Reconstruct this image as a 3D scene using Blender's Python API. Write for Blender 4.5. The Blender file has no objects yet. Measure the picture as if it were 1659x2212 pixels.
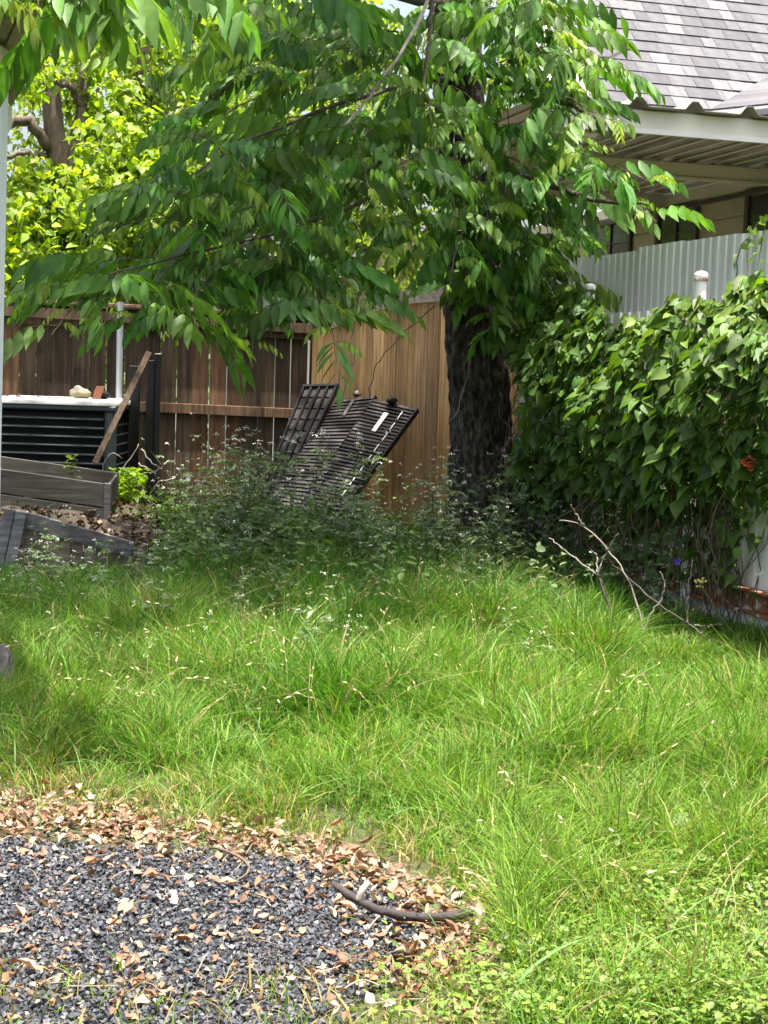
import bpy, math, random
import numpy as np
from mathutils import Vector, Matrix

random.seed(7)
rng = np.random.default_rng(11)
S = bpy.context.scene
COL = S.collection

# ------------------------------------------------------------------ camera
F_PX = 3300.0                     # focal length in pixels of a 1659 x 2212 picture
PITCH, ROLL = math.radians(5.1), math.radians(1.8)
CAM = np.array([0.0, 0.0, 1.35])
_f = np.array([0, math.cos(PITCH), -math.sin(PITCH)])
_r0 = np.array([1.0, 0, 0])
_u0 = np.array([0, math.sin(PITCH), math.cos(PITCH)])
_r = _r0 * math.cos(ROLL) + _u0 * math.sin(ROLL)
_u = -_r0 * math.sin(ROLL) + _u0 * math.cos(ROLL)
cd = bpy.data.cameras.new('camera')
cd.sensor_fit = 'VERTICAL'
cd.sensor_height = 36.0
cd.lens = 36.0 * F_PX / 2212.0
cd.clip_start, cd.clip_end = 0.05, 600.0
cam = bpy.data.objects.new('camera', cd)
cam.matrix_world = Matrix(((_r[0], _u[0], -_f[0], CAM[0]), (_r[1], _u[1], -_f[1], CAM[1]),
                           (_r[2], _u[2], -_f[2], CAM[2]), (0, 0, 0, 1)))
COL.objects.link(cam)
S.camera = cam

# ------------------------------------------------------------------ light
TO_SUN = Vector((0.06, -0.10, 1.0)).normalized()
w = bpy.data.worlds.new('World')
S.world = w
w.use_nodes = True
nt = w.node_tree
bg = nt.nodes['Background']
sky = nt.nodes.new('ShaderNodeTexSky')
sky.sky_type = 'NISHITA'
sky.sun_disc = False
sky.sun_elevation = math.asin(TO_SUN.z)
sky.sun_rotation = math.atan2(TO_SUN.x, TO_SUN.y)
sky.dust_density = 8.0
sky.air_density = 1.0
sky.ozone_density = 0.2
nt.links.new(sky.outputs[0], bg.inputs[0])
bg.inputs[1].default_value = 0.15
sl = bpy.data.lights.new('sun', 'SUN')
sl.energy = 4.6
sl.angle = math.radians(0.6)
sl.color = (1.0, 0.95, 0.86)
sun = bpy.data.objects.new('sun', sl)
sun.rotation_euler = (-TO_SUN).to_track_quat('-Z', 'Y').to_euler()
sun.location = (-6, 6, 14)
COL.objects.link(sun)
S.view_settings.view_transform = 'Standard'
S.view_settings.look = 'None'
S.view_settings.gamma = 1.0
S.view_settings.exposure = 1.6
S.cycles.use_denoising = True
S.cycles.use_adaptive_sampling = True
S.cycles.adaptive_threshold = 0.02
S.cycles.max_bounces = 6
S.cycles.diffuse_bounces = 3
S.cycles.transmission_bounces = 5
S.cycles.transparent_max_bounces = 6
S.cycles.caustics_reflective = False
S.cycles.caustics_refractive = False

# ------------------------------------------------------------------ helpers
def ray(u, v):
    return _f + _r * ((u - 829.5) / F_PX) + _u * ((1106.0 - v) / F_PX)

def at(u, v, Y):
    d = ray(u, v)
    return CAM + d * (Y / d[1])

def gnd(u, v, z=0.0):
    d = ray(u, v)
    return CAM + d * ((z - CAM[2]) / d[2])

def hit(u, v, p0, n):
    d = ray(u, v)
    return CAM + d * (np.dot(np.array(p0) - CAM, n) / np.dot(d, n))

def project(P):
    q = P - CAM
    dz = q @ _f
    return 829.5 + F_PX * (q @ _r) / dz, 1106.0 - F_PX * (q @ _u) / dz

def mesh(name, V, Fs, mat=None, col=None, smooth=False):
    """Fs: one face array or a list of them (rows of 3 or 4 indices)."""
    V = np.ascontiguousarray(np.asarray(V, dtype=np.float32))
    if not isinstance(Fs, (list, tuple)) or (len(Fs) and np.ndim(Fs[0]) == 1):
        Fs = [np.asarray(Fs)]
    Fs = [np.asarray(f, dtype=np.int32) for f in Fs if len(f)]
    me = bpy.data.meshes.new(name)
    me.vertices.add(len(V))
    me.vertices.foreach_set('co', V.ravel())
    loops = np.concatenate([f.ravel() for f in Fs])
    sizes = np.concatenate([np.full(len(f), f.shape[1], dtype=np.int32) for f in Fs])
    starts = np.concatenate([[0], np.cumsum(sizes)[:-1]]).astype(np.int32)
    me.loops.add(len(loops))
    me.loops.foreach_set('vertex_index', loops)
    me.polygons.add(len(sizes))
    me.polygons.foreach_set('loop_start', starts)
    me.polygons.foreach_set('use_smooth', np.full(len(sizes), bool(smooth)))
    me.update(calc_edges=True)
    if col is not None:
        a = me.attributes.new('col', 'FLOAT_COLOR', 'POINT')
        c = np.ones((len(V), 4), dtype=np.float32)
        c[:, :3] = col
        a.data.foreach_set('color', c.ravel())
    if mat:
        me.materials.append(mat)
    return me

def link(name, me, parent=None):
    o = bpy.data.objects.new(name, me)
    COL.objects.link(o)
    if parent is not None:
        o.parent = parent
    return o

def obj(name, V, Fs, mat, parent=None, col=None, smooth=False):
    return link(name, mesh(name, V, Fs, mat, col, smooth), parent)

def tag(o, label=None, cat=None, group=None, kind=None):
    if label: o['label'] = label
    if cat: o['category'] = cat
    if group: o['group'] = group
    if kind: o['kind'] = kind
    return o

def empty(name, loc, label, cat, group=None):
    o = bpy.data.objects.new(name, None)
    o.empty_display_size = 0.1
    o.location = tuple(loc)
    COL.objects.link(o)
    bpy.context.view_layer.update()
    return tag(o, label, cat, group)

def part(name, V, Fs, mat, parent, col=None, smooth=False):
    """V in world coordinates; made local to an (unrotated) parent chain."""
    off = np.zeros(3)
    p = parent
    while p is not None:
        off += np.array(p.location)
        p = p.parent
    return obj(name, np.asarray(V) - off, Fs, mat, parent, col, smooth)

BOXF = np.array([[0, 3, 2, 1], [4, 5, 6, 7], [0, 1, 5, 4], [1, 2, 6, 5], [2, 3, 7, 6], [3, 0, 4, 7]])

def box(p, ax, ay, az):
    p, ax, ay, az = map(np.asarray, (p, ax, ay, az))
    return np.array([p, p + ax, p + ax + ay, p + ay, p + az, p + ax + az, p + ax + ay + az, p + ay + az], dtype=float)

def bevbox(p, ax, ay, az, b=0.006):
    """box with chamfered edges"""
    p, ax, ay, az = [np.asarray(q, dtype=float) for q in (p, ax, ay, az)]
    L = [np.linalg.norm(q) for q in (ax, ay, az)]
    bb = [min(b / l, 0.45) for l in L]
    V, idx = [], {}
    for i in (0, 1):
        for j in (0, 1):
            for k in (0, 1):
                for m in range(3):
                    c = [i, j, k]
                    t = [(abs(c[q] - bb[q]) if q != m else c[q]) for q in range(3)]
                    idx[(i, j, k, m)] = len(V)
                    V.append(p + ax * t[0] + ay * t[1] + az * t[2])
    Q, T = [], []
    for m in range(3):
        a, c = [q for q in range(3) if q != m]
        for s in (0, 1):
            ring = []
            for (x, y) in ((0, 0), (1, 0), (1, 1), (0, 1)):
                k = [0, 0, 0]; k[m] = s; k[a] = x; k[c] = y
                ring.append(idx[(*k, m)])
            Q.append(ring)
    for m in range(3):                       # edges running along axis m
        a, c = [q for q in range(3) if q != m]
        for x in (0, 1):
            for y in (0, 1):
                k0 = [0, 0, 0]; k0[a] = x; k0[c] = y; k0[m] = 0
                k1 = list(k0); k1[m] = 1
                Q.append([idx[(*k0, a)], idx[(*k1, a)], idx[(*k1, c)], idx[(*k0, c)]])
    for i in (0, 1):
        for j in (0, 1):
            for k in (0, 1):
                T.append([idx[(i, j, k, 0)], idx[(i, j, k, 1)], idx[(i, j, k, 2)]])
    return np.array(V), [np.array(Q), np.array(T)]

def tube(pts, rad, n=6, cap=True):
    pts = np.asarray(pts, dtype=float)
    m = len(pts)
    rad = np.broadcast_to(np.asarray(rad, dtype=float), (m,))
    t = np.gradient(pts, axis=0)
    t /= np.linalg.norm(t, axis=1)[:, None] + 1e-9
    ref = np.array([0.31, 0.77, 0.55]); ref /= np.linalg.norm(ref)
    if abs(np.dot(t[0], ref)) > 0.9: ref = np.array([0.9, -0.3, 0.2])
    V = []
    for i in range(m):
        a = ref - t[i] * np.dot(ref, t[i]); a /= np.linalg.norm(a)
        ref = a
        b = np.cross(t[i], a)
        ang = np.arange(n) * 2 * math.pi / n
        V.append(pts[i] + rad[i] * (np.cos(ang)[:, None] * a + np.sin(ang)[:, None] * b))
    V = np.concatenate(V)
    Q = []
    for i in range(m - 1):
        for k in range(n):
            Q.append([i * n + k, i * n + (k + 1) % n, (i + 1) * n + (k + 1) % n, (i + 1) * n + k])
    T = []
    if cap:
        for k in range(1, n - 1):
            T.append([0, k + 1, k]); e = (m - 1) * n; T.append([e, e + k, e + k + 1])
    return V, [np.array(Q), np.array(T)] if T else [np.array(Q)]

def smooth_path(pts, n=14, jit=0.0):
    pts = np.asarray(pts, dtype=float)
    m = len(pts)
    tt = np.linspace(0, m - 1, n)
    out = []
    for t in tt:
        i = min(int(t), m - 2); f = t - i
        p0, p1, p2, p3 = pts[max(i - 1, 0)], pts[i], pts[i + 1], pts[min(i + 2, m - 1)]
        out.append(0.5 * ((2 * p1) + (-p0 + p2) * f + (2 * p0 - 5 * p1 + 4 * p2 - p3) * f ** 2 + (-p0 + 3 * p1 - 3 * p2 + p3) * f ** 3))
    out = np.array(out)
    if jit:
        j = rng.normal(0, jit, out.shape); j[0] = 0
        out += j
    return out

class MB:
    def __init__(s): s.V, s.Q, s.T, s.C, s.n = [], [], [], [], 0
    def add(s, V, Fs, c=None):
        V = np.asarray(V)
        if not isinstance(Fs, (list, tuple)): Fs = [Fs]
        for f in Fs:
            f = np.asarray(f)
            if len(f) == 0: continue
            (s.T if f.shape[1] == 3 else s.Q).append(f + s.n)
        s.V.append(V)
        s.C.append(np.broadcast_to(np.asarray(c if c is not None else (1, 1, 1), dtype=float), (len(V), 3)))
        s.n += len(V)
    def arrays(s):
        fs = []
        if s.Q: fs.append(np.concatenate(s.Q))
        if s.T: fs.append(np.concatenate(s.T))
        return np.concatenate(s.V), fs, np.concatenate(s.C)
    def part(s, name, mat, parent, smooth=False):
        V, Fs, C = s.arrays()
        return part(name, V, Fs, mat, parent, C, smooth)
    def obj(s, name, mat, smooth=False):
        V, Fs, C = s.arrays()
        return obj(name, V, Fs, mat, None, C, smooth)

def join(variants, idx, M, tint):
    """variants: list of (V,T,C); idx (N,), M (N,4,4), tint (N,3) -> joined arrays"""
    VV, TT, CC, n = [], [], [], 0
    for k, (V, T, C) in enumerate(variants):
        sel = np.where(idx == k)[0]
        if not len(sel): continue
        W = np.einsum('nij,vj->nvi', M[sel][:, :3, :3], V) + M[sel][:, None, :3, 3]
        VV.append(W.reshape(-1, 3))
        TT.append((T[None] + (np.arange(len(sel)) * len(V))[:, None, None]).reshape(-1, 3) + n)
        CC.append((C[None] * tint[sel][:, None, :]).reshape(-1, 3))
        n += len(sel) * len(V)
    return np.concatenate(VV), np.concatenate(TT), np.concatenate(CC)

def frame(x, up):
    """4x4 rotation with local X along x and Z near up"""
    x = np.asarray(x, float); x = x / (np.linalg.norm(x) + 1e-9)
    z = np.asarray(up, float) - x * np.dot(up, x)
    if np.linalg.norm(z) < 1e-4: z = np.array([1.0, 0, 0]) - x * x[0]
    z /= np.linalg.norm(z)
    M = np.eye(4)
    M[:3, 0], M[:3, 1], M[:3, 2] = x, np.cross(z, x), z
    return M

_G = rng.random((64, 64))
def vnoise(x, y, s):
    x = np.asarray(x) / s + 100.3; y = np.asarray(y) / s + 77.7
    i, j = np.floor(x).astype(int), np.floor(y).astype(int)
    f, g = x - i, y - j
    f, g = f * f * (3 - 2 * f), g * g * (3 - 2 * g)
    a = lambda p, q: _G[p % 64, q % 64]
    return (a(i, j) * (1 - f) + a(i + 1, j) * f) * (1 - g) + (a(i, j + 1) * (1 - f) + a(i + 1, j + 1) * f) * g

def inpoly(x, y, poly):
    r = np.zeros(len(x), bool)
    n = len(poly)
    for i in range(n):
        x1, y1 = poly[i][:2]; x2, y2 = poly[(i + 1) % n][:2]
        c = ((y1 > y) != (y2 > y)) & (x < (x2 - x1) * (y - y1) / (y2 - y1 + 1e-12) + x1)
        r ^= c
    return r

# ------------------------------------------------------------------ materials
def new_mat(name):
    m = bpy.data.materials.new(name); m.use_nodes = True
    t = m.node_tree
    return m, t, t.nodes, t.links, t.nodes['Principled BSDF']

def ramp(N, stops):
    r = N.new('ShaderNodeValToRGB')
    e = r.color_ramp.elements
    while len(e) < len(stops): e.new(0.5)
    for q, (p, c) in zip(e, stops):
        q.position = p; q.color = (*c, 1)
    return r

def mix(N, L, a, b, fac, mode='MIX'):
    m = N.new('ShaderNodeMix'); m.data_type = 'RGBA'; m.blend_type = mode
    for s, q in ((0, fac), (6, a), (7, b)):
        if hasattr(q, 'links'): L.new(q, m.inputs[s])
        elif isinstance(q, (int, float)): m.inputs[s].default_value = q
        else: m.inputs[s].default_value = (*q, 1)
    return m.outputs[2]

def noise(N, L, scale, detail=4, rough=0.55, vec=None, coord='Object', stretch=None):
    n = N.new('ShaderNodeTexNoise')
    n.inputs['Scale'].default_value = scale
    n.inputs['Detail'].default_value = detail
    n.inputs['Roughness'].default_value = rough
    if vec is None:
        tc = N.new('ShaderNodeTexCoord'); vec = tc.outputs[coord]
    if stretch:
        mp = N.new('ShaderNodeMapping'); mp.inputs['Scale'].default_value = stretch
        L.new(vec, mp.inputs[0]); vec = mp.outputs[0]
    L.new(vec, n.inputs['Vector'])
    return n.outputs['Fac']

def bump(N, L, bsdf, h, strength=0.4, dist=0.01):
    b = N.new('ShaderNodeBump'); b.inputs['Strength'].default_value = strength; b.inputs['Distance'].default_value = dist
    L.new(h, b.inputs['Height']); L.new(b.outputs[0], bsdf.inputs['Normal'])

def leaf_mat(name, rough=0.45, trans=0.4, tcol=(1.25, 1.25, 0.35), spec=0.35, vein=True):
    m, t, N, L, B = new_mat(name)
    a = N.new('ShaderNodeAttribute'); a.attribute_name = 'col'
    oi = N.new('ShaderNodeObjectInfo')
    c = mix(N, L, a.outputs['Color'], oi.outputs['Color'], 1.0, 'MULTIPLY')
    nz = noise(N, L, 23.0, 3)
    rp = ramp(N, [(0.3, (0.72, 0.76, 0.7)), (0.7, (1.2, 1.15, 1.1))])
    L.new(nz, rp.inputs[0])
    c = mix(N, L, c, rp.outputs[0], 1.0, 'MULTIPLY')
    L.new(c, B.inputs['Base Color'])
    B.inputs['Roughness'].default_value = rough
    B.inputs['Specular IOR Level'].default_value = spec
    tr = N.new('ShaderNodeBsdfTranslucent')
    c2 = mix(N, L, c, tcol, 1.0, 'MULTIPLY')
    L.new(c2, tr.inputs['Color'])
    ms = N.new('ShaderNodeMixShader'); ms.inputs[0].default_value = trans
    L.new(B.outputs[0], ms.inputs[1]); L.new(tr.outputs[0], ms.inputs[2])
    L.new(ms.outputs[0], N['Material Output'].inputs[0])
    return m

def wood_mat(name, stops, stretch=(14, 14, 0.7), scale=3.0, rough=0.8, rand=0.35, bstr=0.5, blotch=None):
    m, t, N, L, B = new_mat(name)
    tc = N.new('ShaderNodeTexCoord')
    oi = N.new('ShaderNodeObjectInfo')
    ad = N.new('ShaderNodeVectorMath'); ad.operation = 'ADD'
    sc = N.new('ShaderNodeVectorMath'); sc.operation = 'SCALE'; sc.inputs[0].default_value = (7.1, 3.3, 9.7)
    L.new(oi.outputs['Random'], sc.inputs['Scale'])
    L.new(tc.outputs['Object'], ad.inputs[0]); L.new(sc.outputs[0], ad.inputs[1])
    v = ad.outputs[0]
    n1 = noise(N, L, scale, 6, 0.65, v, stretch=stretch)
    r = ramp(N, stops); L.new(n1, r.inputs[0])
    c = r.outputs[0]
    n2 = noise(N, L, 1.7, 3, 0.5, v)
    r2 = ramp(N, [(0.25, (0.6, 0.58, 0.56)), (0.75, (1.2, 1.2, 1.2))]); L.new(n2, r2.inputs[0])
    c = mix(N, L, c, r2.outputs[0], 0.8, 'MULTIPLY')
    r3 = ramp(N, [(0.0, (1 - rand,) * 3), (1.0, (1 + rand, 1 + rand * 0.95, 1 + rand * 0.9))]); L.new(oi.outputs['Random'], r3.inputs[0])
    c = mix(N, L, c, r3.outputs[0], 1.0, 'MULTIPLY')
    c = mix(N, L, c, oi.outputs['Color'], 1.0, 'MULTIPLY')
    if blotch:
        n3 = noise(N, L, blotch[1], 5, 0.6, v)
        r4 = ramp(N, [(blotch[2], (0, 0, 0)), (blotch[2] + 0.12, (1, 1, 1))]); L.new(n3, r4.inputs[0])
        c = mix(N, L, c, blotch[0], r4.outputs[0])
    L.new(c, B.inputs['Base Color'])
    B.inputs['Roughness'].default_value = rough
    B.inputs['Specular IOR Level'].default_value = 0.25
    bump(N, L, B, n1, bstr, 0.004)
    return m

def plain(name, c, rough=0.6, metal=0.0, var=0.25, scale=8.0, detail=5, stretch=None, stain=None, bstr=0.0, spec=0.4, attr=False, objcol=False):
    m, t, N, L, B = new_mat(name)
    n = noise(N, L, scale, detail, 0.6, stretch=stretch)
    lo = tuple(x * (1 - var) for x in c); hi = tuple(min(1, x * (1 + var)) for x in c)
    r = ramp(N, [(0.3, lo), (0.7, hi)]); L.new(n, r.inputs[0])
    o = r.outputs[0]
    if attr:
        a = N.new('ShaderNodeAttribute'); a.attribute_name = 'col'
        o = mix(N, L, o, a.outputs['Color'], 1.0, 'MULTIPLY')
    if objcol:
        oi = N.new('ShaderNodeObjectInfo')
        o = mix(N, L, o, oi.outputs['Color'], 1.0, 'MULTIPLY')
    if stain:
        n2 = noise(N, L, stain[1], 6, 0.65)
        r2 = ramp(N, [(stain[2], (0, 0, 0)), (stain[2] + 0.1, (1, 1, 1))]); L.new(n2, r2.inputs[0])
        o = mix(N, L, o, stain[0], r2.outputs[0])
    L.new(o, B.inputs['Base Color'])
    B.inputs['Roughness'].default_value = rough
    B.inputs['Metallic'].default_value = metal
    B.inputs['Specular IOR Level'].default_value = spec
    if bstr: bump(N, L, B, n, bstr, 0.006)
    return m

M_grass = leaf_mat('grass_blade', 0.5, 0.42, (1.1, 1.2, 0.35), 0.25)
M_leaf = leaf_mat('pecan_leaf', 0.48, 0.45, (1.3, 1.4, 0.35), 0.32)
M_vine = leaf_mat('vine_leaf', 0.5, 0.34, (1.3, 1.3, 0.3), 0.28)
M_far = leaf_mat('far_leaf', 0.5, 0.5, (1.35, 1.4, 0.3), 0.3)
M_weed = leaf_mat('weed_leaf', 0.5, 0.3, (1.2, 1.2, 0.5), 0.3)
M_dry = leaf_mat('dry_leaf', 0.6, 0.18, (1.2, 0.9, 0.5), 0.3)
M_petal = leaf_mat('petal', 0.5, 0.3, (1, 1, 1), 0.2)
M_bark = wood_mat('pecan_bark', [(0.38, (0.010, 0.008, 0.007)), (0.52, (0.052, 0.043, 0.037)), (0.70, (0.15, 0.128, 0.112))], (16, 16, 6.0), 2.2, 0.9, 0.05, 1.0)
M_twig = wood_mat('twig_bark', [(0.3, (0.05, 0.04, 0.03)), (0.7, (0.16, 0.13, 0.10))], (6, 6, 6), 5, 0.85, 0.1, 0.6)
M_pale = wood_mat('weathered_twig', [(0.3, (0.24, 0.20, 0.17)), (0.7, (0.46, 0.41, 0.36))], (6, 6, 6), 5, 0.85, 0.1, 0.5)
M_greytrunk = wood_mat('grey_bark', [(0.3, (0.06, 0.045, 0.035)), (0.7, (0.20, 0.16, 0.13))], (9, 9, 2), 3, 0.9, 0.1, 0.8)
M_old = wood_mat('weathered_board', [(0.25, (0.022, 0.016, 0.012)), (0.5, (0.070, 0.048, 0.033)), (0.78, (0.150, 0.108, 0.075))], (11, 11, 0.6), 3.0, 0.85, 0.45, 0.6, ((0.012, 0.010, 0.009), 2.2, 0.60))
M_cedar = wood_mat('cedar_board', [(0.25, (0.17, 0.095, 0.045)), (0.48, (0.48, 0.295, 0.145)), (0.72, (0.68, 0.47, 0.27))], (17, 17, 0.5), 3.2, 0.8, 0.15, 0.25)
M_greywood = wood_mat('grey_board', [(0.25, (0.045, 0.043, 0.042)), (0.5, (0.12, 0.115, 0.11)), (0.8, (0.24, 0.225, 0.21))], (0.8, 10, 10), 4.0, 0.85, 0.2, 0.6)
M_planter = wood_mat('planter_board', [(0.25, (0.030, 0.030, 0.026)), (0.5, (0.075, 0.072, 0.060)), (0.8, (0.15, 0.14, 0.115))], (0.7, 10, 10), 4.0, 0.85, 0.2, 0.5)
M_shutter = wood_mat('shutter_slat', [(0.3, (0.012, 0.011, 0.011)), (0.55, (0.036, 0.032, 0.032)), (0.8, (0.075, 0.068, 0.067))], (1, 6, 6), 5, 0.65, 0.25, 0.3)
M_black = plain('black_metal', (0.004, 0.004, 0.004), 0.6, 0.0, 0.3)
M_galv = plain('galvanised', (0.42, 0.45, 0.48), 0.42, 0.55, 0.12, 5, 4, (1, 1, 0.3))
M_corr = plain('corrugated_steel', (0.60, 0.63, 0.65), 0.5, 0.15, 0.16, 2.0, 6, (5, 5, 0.5), objcol=True, stain=((0.40, 0.41, 0.40), 3.0, 0.62))
M_under = plain('roof_underside', (0.32, 0.30, 0.28), 0.5, 0.2, 0.25, 4)
M_cream = plain('cream_paint', (0.76, 0.72, 0.61), 0.6, 0, 0.08, 2.5, 5, stain=((0.42, 0.36, 0.27), 5.0, 0.66))
M_taupe = plain('taupe_paint', (0.60, 0.55, 0.50), 0.65, 0, 0.08, 2.0, 4)
M_white = plain('white_paint', (0.72, 0.71, 0.68), 0.5, 0, 0.06, 4, 5, (1, 1, 0.4), stain=((0.45, 0.40, 0.33), 6.0, 0.70))
M_wall = plain('house_wall', (0.42, 0.36, 0.27), 0.7, 0, 0.1, 3, objcol=True)
M_rust = plain('rusty_rail', (0.20, 0.075, 0.03), 0.8, 0, 0.45, 12, 6, stain=((0.62, 0.55, 0.48), 9.0, 0.56), bstr=0.4)
M_trim = plain('dark_trim', (0.055, 0.045, 0.042), 0.5, 0, 0.2)
M_acmetal = plain('unit_casing', (0.045, 0.058, 0.062), 0.5, 0.2, 0.15)
M_actop = plain('unit_top', (0.62, 0.62, 0.60), 0.45, 0.1, 0.12, 5, stain=((0.30, 0.28, 0.25), 7, 0.60))
M_dark = plain('dark_inside', (0.006, 0.007, 0.008), 0.9, 0, 0.2)
M_terra = plain('terracotta', (0.42, 0.17, 0.10), 0.85, 0, 0.15, 20, bstr=0.2)
M_stone = plain('yellow_stone', (0.42, 0.37, 0.20), 0.8, 0, 0.3, 14, bstr=0.3)
M_concrete = plain('concrete', (0.36, 0.34, 0.31), 0.9, 0, 0.15, 5, bstr=0.2)
M_soil = plain('soil', (0.055, 0.042, 0.030), 0.95, 0, 0.5, 9, 8, bstr=0.6)
M_debris = plain('debris', (1, 1, 1), 0.85, 0, 0.2, 20, attr=True)
M_gravel = plain('dark_gravel', (1, 1, 1), 0.55, 0, 0.35, 60, 4, attr=True, spec=0.5)
M_glasswin = plain('window_pane', (0.035, 0.04, 0.042), 0.12, 0, 0.1, spec=0.7)
M_red = leaf_mat('red_petal', 0.5, 0.25, (1.1, 0.7, 0.6), 0.2)
M_whitehouse = plain('white_siding', (0.80, 0.79, 0.76), 0.6, 0, 0.05, 2)
M_gutter = plain('gutter_paint', (0.74, 0.76, 0.78), 0.4, 0, 0.04)
M_soffit = wood_mat('soffit_board', [(0.25, (0.15, 0.135, 0.125)), (0.5, (0.26, 0.235, 0.22)), (0.8, (0.36, 0.33, 0.30))], (6, 0.6, 6), 3, 0.8, 0.12, 0.3)
def shingle_mat():
    m, t, N, L, B = new_mat('asphalt_shingle')
    oi = N.new('ShaderNodeObjectInfo')
    r = ramp(N, [(0.0, (0.088, 0.088, 0.100)), (0.45, (0.108, 0.108, 0.120)), (0.75, (0.125, 0.125, 0.136)), (1.0, (0.175, 0.175, 0.185))])
    L.new(oi.outputs['Random'], r.inputs[0])
    n = noise(N, L, 160, 3, 0.7, coord='Generated'); n2 = noise(N, L, 2.2, 3, 0.6, coord='Generated')
    r2 = ramp(N, [(0.3, (0.7, 0.7, 0.7)), (0.7, (1.25, 1.25, 1.25))]); L.new(n, r2.inputs[0])
    r3 = ramp(N, [(0.3, (0.8, 0.8, 0.8)), (0.7, (1.15, 1.15, 1.15))]); L.new(n2, r3.inputs[0])
    c = mix(N, L, mix(N, L, r.outputs[0], r2.outputs[0], 1, 'MULTIPLY'), r3.outputs[0], 1, 'MULTIPLY')
    L.new(c, B.inputs['Base Color']); B.inputs['Roughness'].default_value = 0.9
    B.inputs['Specular IOR Level'].default_value = 0.2
    bump(N, L, B, n, 0.4, 0.003)
    return m
M_shingle = shingle_mat()
def ground_mat():
    m, t, N, L, B = new_mat('yard_ground')
    n = noise(N, L, 2.5, 8, 0.65); n2 = noise(N, L, 30, 6, 0.6)
    r = ramp(N, [(0.3, (0.028, 0.030, 0.012)), (0.6, (0.050, 0.060, 0.018)), (0.8, (0.085, 0.070, 0.040))]); L.new(n, r.inputs[0])
    r2 = ramp(N, [(0.3, (0.6, 0.6, 0.6)), (0.7, (1.3, 1.3, 1.3))]); L.new(n2, r2.inputs[0])
    L.new(mix(N, L, r.outputs[0], r2.outputs[0], 1, 'MULTIPLY'), B.inputs['Base Color'])
    B.inputs['Roughness'].default_value = 0.95
    bump(N, L, B, n2, 0.5, 0.02)
    return m
M_ground = ground_mat()
def glass_mat():
    m, t, N, L, B = new_mat('jar_glass')
    B.inputs['Base Color'].default_value = (0.86, 0.9, 0.92, 1)
    B.inputs['Roughness'].default_value = 0.06
    B.inputs['Transmission Weight'].default_value = 0.9
    return m
M_glass = glass_mat()

# ------------------------------------------------------------------ ground
xs = np.concatenate([[-200, -60, -20], np.linspace(-8, 8, 33), [20, 60, 200]])
ys = np.concatenate([[-120, -30], np.linspace(-4, 16, 41), [25, 60, 250]])
X, Y = np.meshgrid(xs, ys)
nx, ny = len(xs), len(ys)
V = np.stack([X.ravel(), Y.ravel(), np.zeros(X.size)], 1)
Q = np.array([[j * nx + i, j * nx + i + 1, (j + 1) * nx + i + 1, (j + 1) * nx + i] for j in range(ny - 1) for i in range(nx - 1)])
tag(obj('ground', V, Q, M_ground, smooth=True), 'bare earth of the back yard under the grass', 'ground', kind='structure')

# ------------------------------------------------------------------ right-hand house with patio cover
TH = math.radians(16)
HA = np.array([math.cos(TH), math.sin(TH), 0]); HB = np.array([-math.sin(TH), math.cos(TH), 0]); HZ = np.array([0, 0, 1.0])
HO = at(1165, 218, 12.0); ZT = HO[2]; ZB = at(1165, 268, 12.0)[2]
HO = np.array([HO[0], HO[1], 0])
def H(p, q, z): return HO + HA * p + HB * q + HZ * z
def hbox(p0, p1, q0, q1, z0, z1, b=0.008): return bevbox(H(p0, q0, z0), HA * (p1 - p0), HB * (q1 - q0), HZ * (z1 - z0), b)
house = empty('house', H(3, 4, 0), 'house with steep grey shingle roof and cream patio cover behind the steel fence', 'house')
def hp(name, bx, mat, parent=None): return part(name, bx[0], bx[1], mat, parent or house)
tag(hp('bounce_slab', hbox(0.3, 6.5, 0.3, 10.5, -0.05, 0.06), M_concrete), 'unseen concrete slab added to bounce light under the patio cover')  # hidden slab added so pale concrete brightens the patio cover from below
fb = hp('fascia_beam', hbox(-0.02, 6.5, 0, 0.07, ZB, ZT), M_cream)
hp('drip_edge', hbox(-0.02, 6.5, -0.022, -0.002, ZB - 0.012, ZB + 0.028, 0.003), M_white)
for q, mt in ((2.3, M_taupe), (4.7, M_taupe)):
    hp('roof_beam', hbox(0.0, 3.42, q, q + 0.1, ZB - 0.0, ZT - 0.02), mt)
    hp('beam_lip', hbox(0.0, 3.42, q - 0.025, q - 0.002, ZB - 0.012, ZB + 0.02, 0.003), mt)
hp('side_beam', hbox(3.38, 3.48, 1.5, 9.4, ZB + 0.0, ZT - 0.022), M_taupe)
hp('side_trim', hbox(3.355, 3.377, 1.5, 9.4, ZB - 0.05, ZB + 0.0, 0.003), M_trim)
# corrugated patio roof: ribs run along HB
prof = []
p = -0.06
while p < 6.5:
    prof += [(p, 0), (p + 0.29, 0), (p + 0.345, 0.065), (p + 0.40, 0.065), (p + 0.46, 0)]
    p += 0.48
V, Q = [], []
for (pp, zz) in prof:
    for q in (-0.10, 6.0):
        for dz in (0, 0.004):
            V.append(H(pp, q, ZT + 0.01 + zz + dz))
for i in range(len(prof) - 1):
    a, b = i * 4, (i + 1) * 4
    Q += [[a, b, b + 2, a + 2], [a + 1, a + 3, b + 3, b + 1], [a, a + 1, b + 1, b], [a + 2, b + 2, b + 3, a + 3]]
part('corrugated_roof', V, np.array(Q), M_under, house)
for k in range(17):                        # light-coloured inner ribs of the patio ceiling
    hp('ceiling_rib', hbox(0.06 + 0.19 * k, 0.085 + 0.19 * k, 0.1, 5.9, ZT - 0.012, ZT + 0.004, 0.003), M_taupe)
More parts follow.
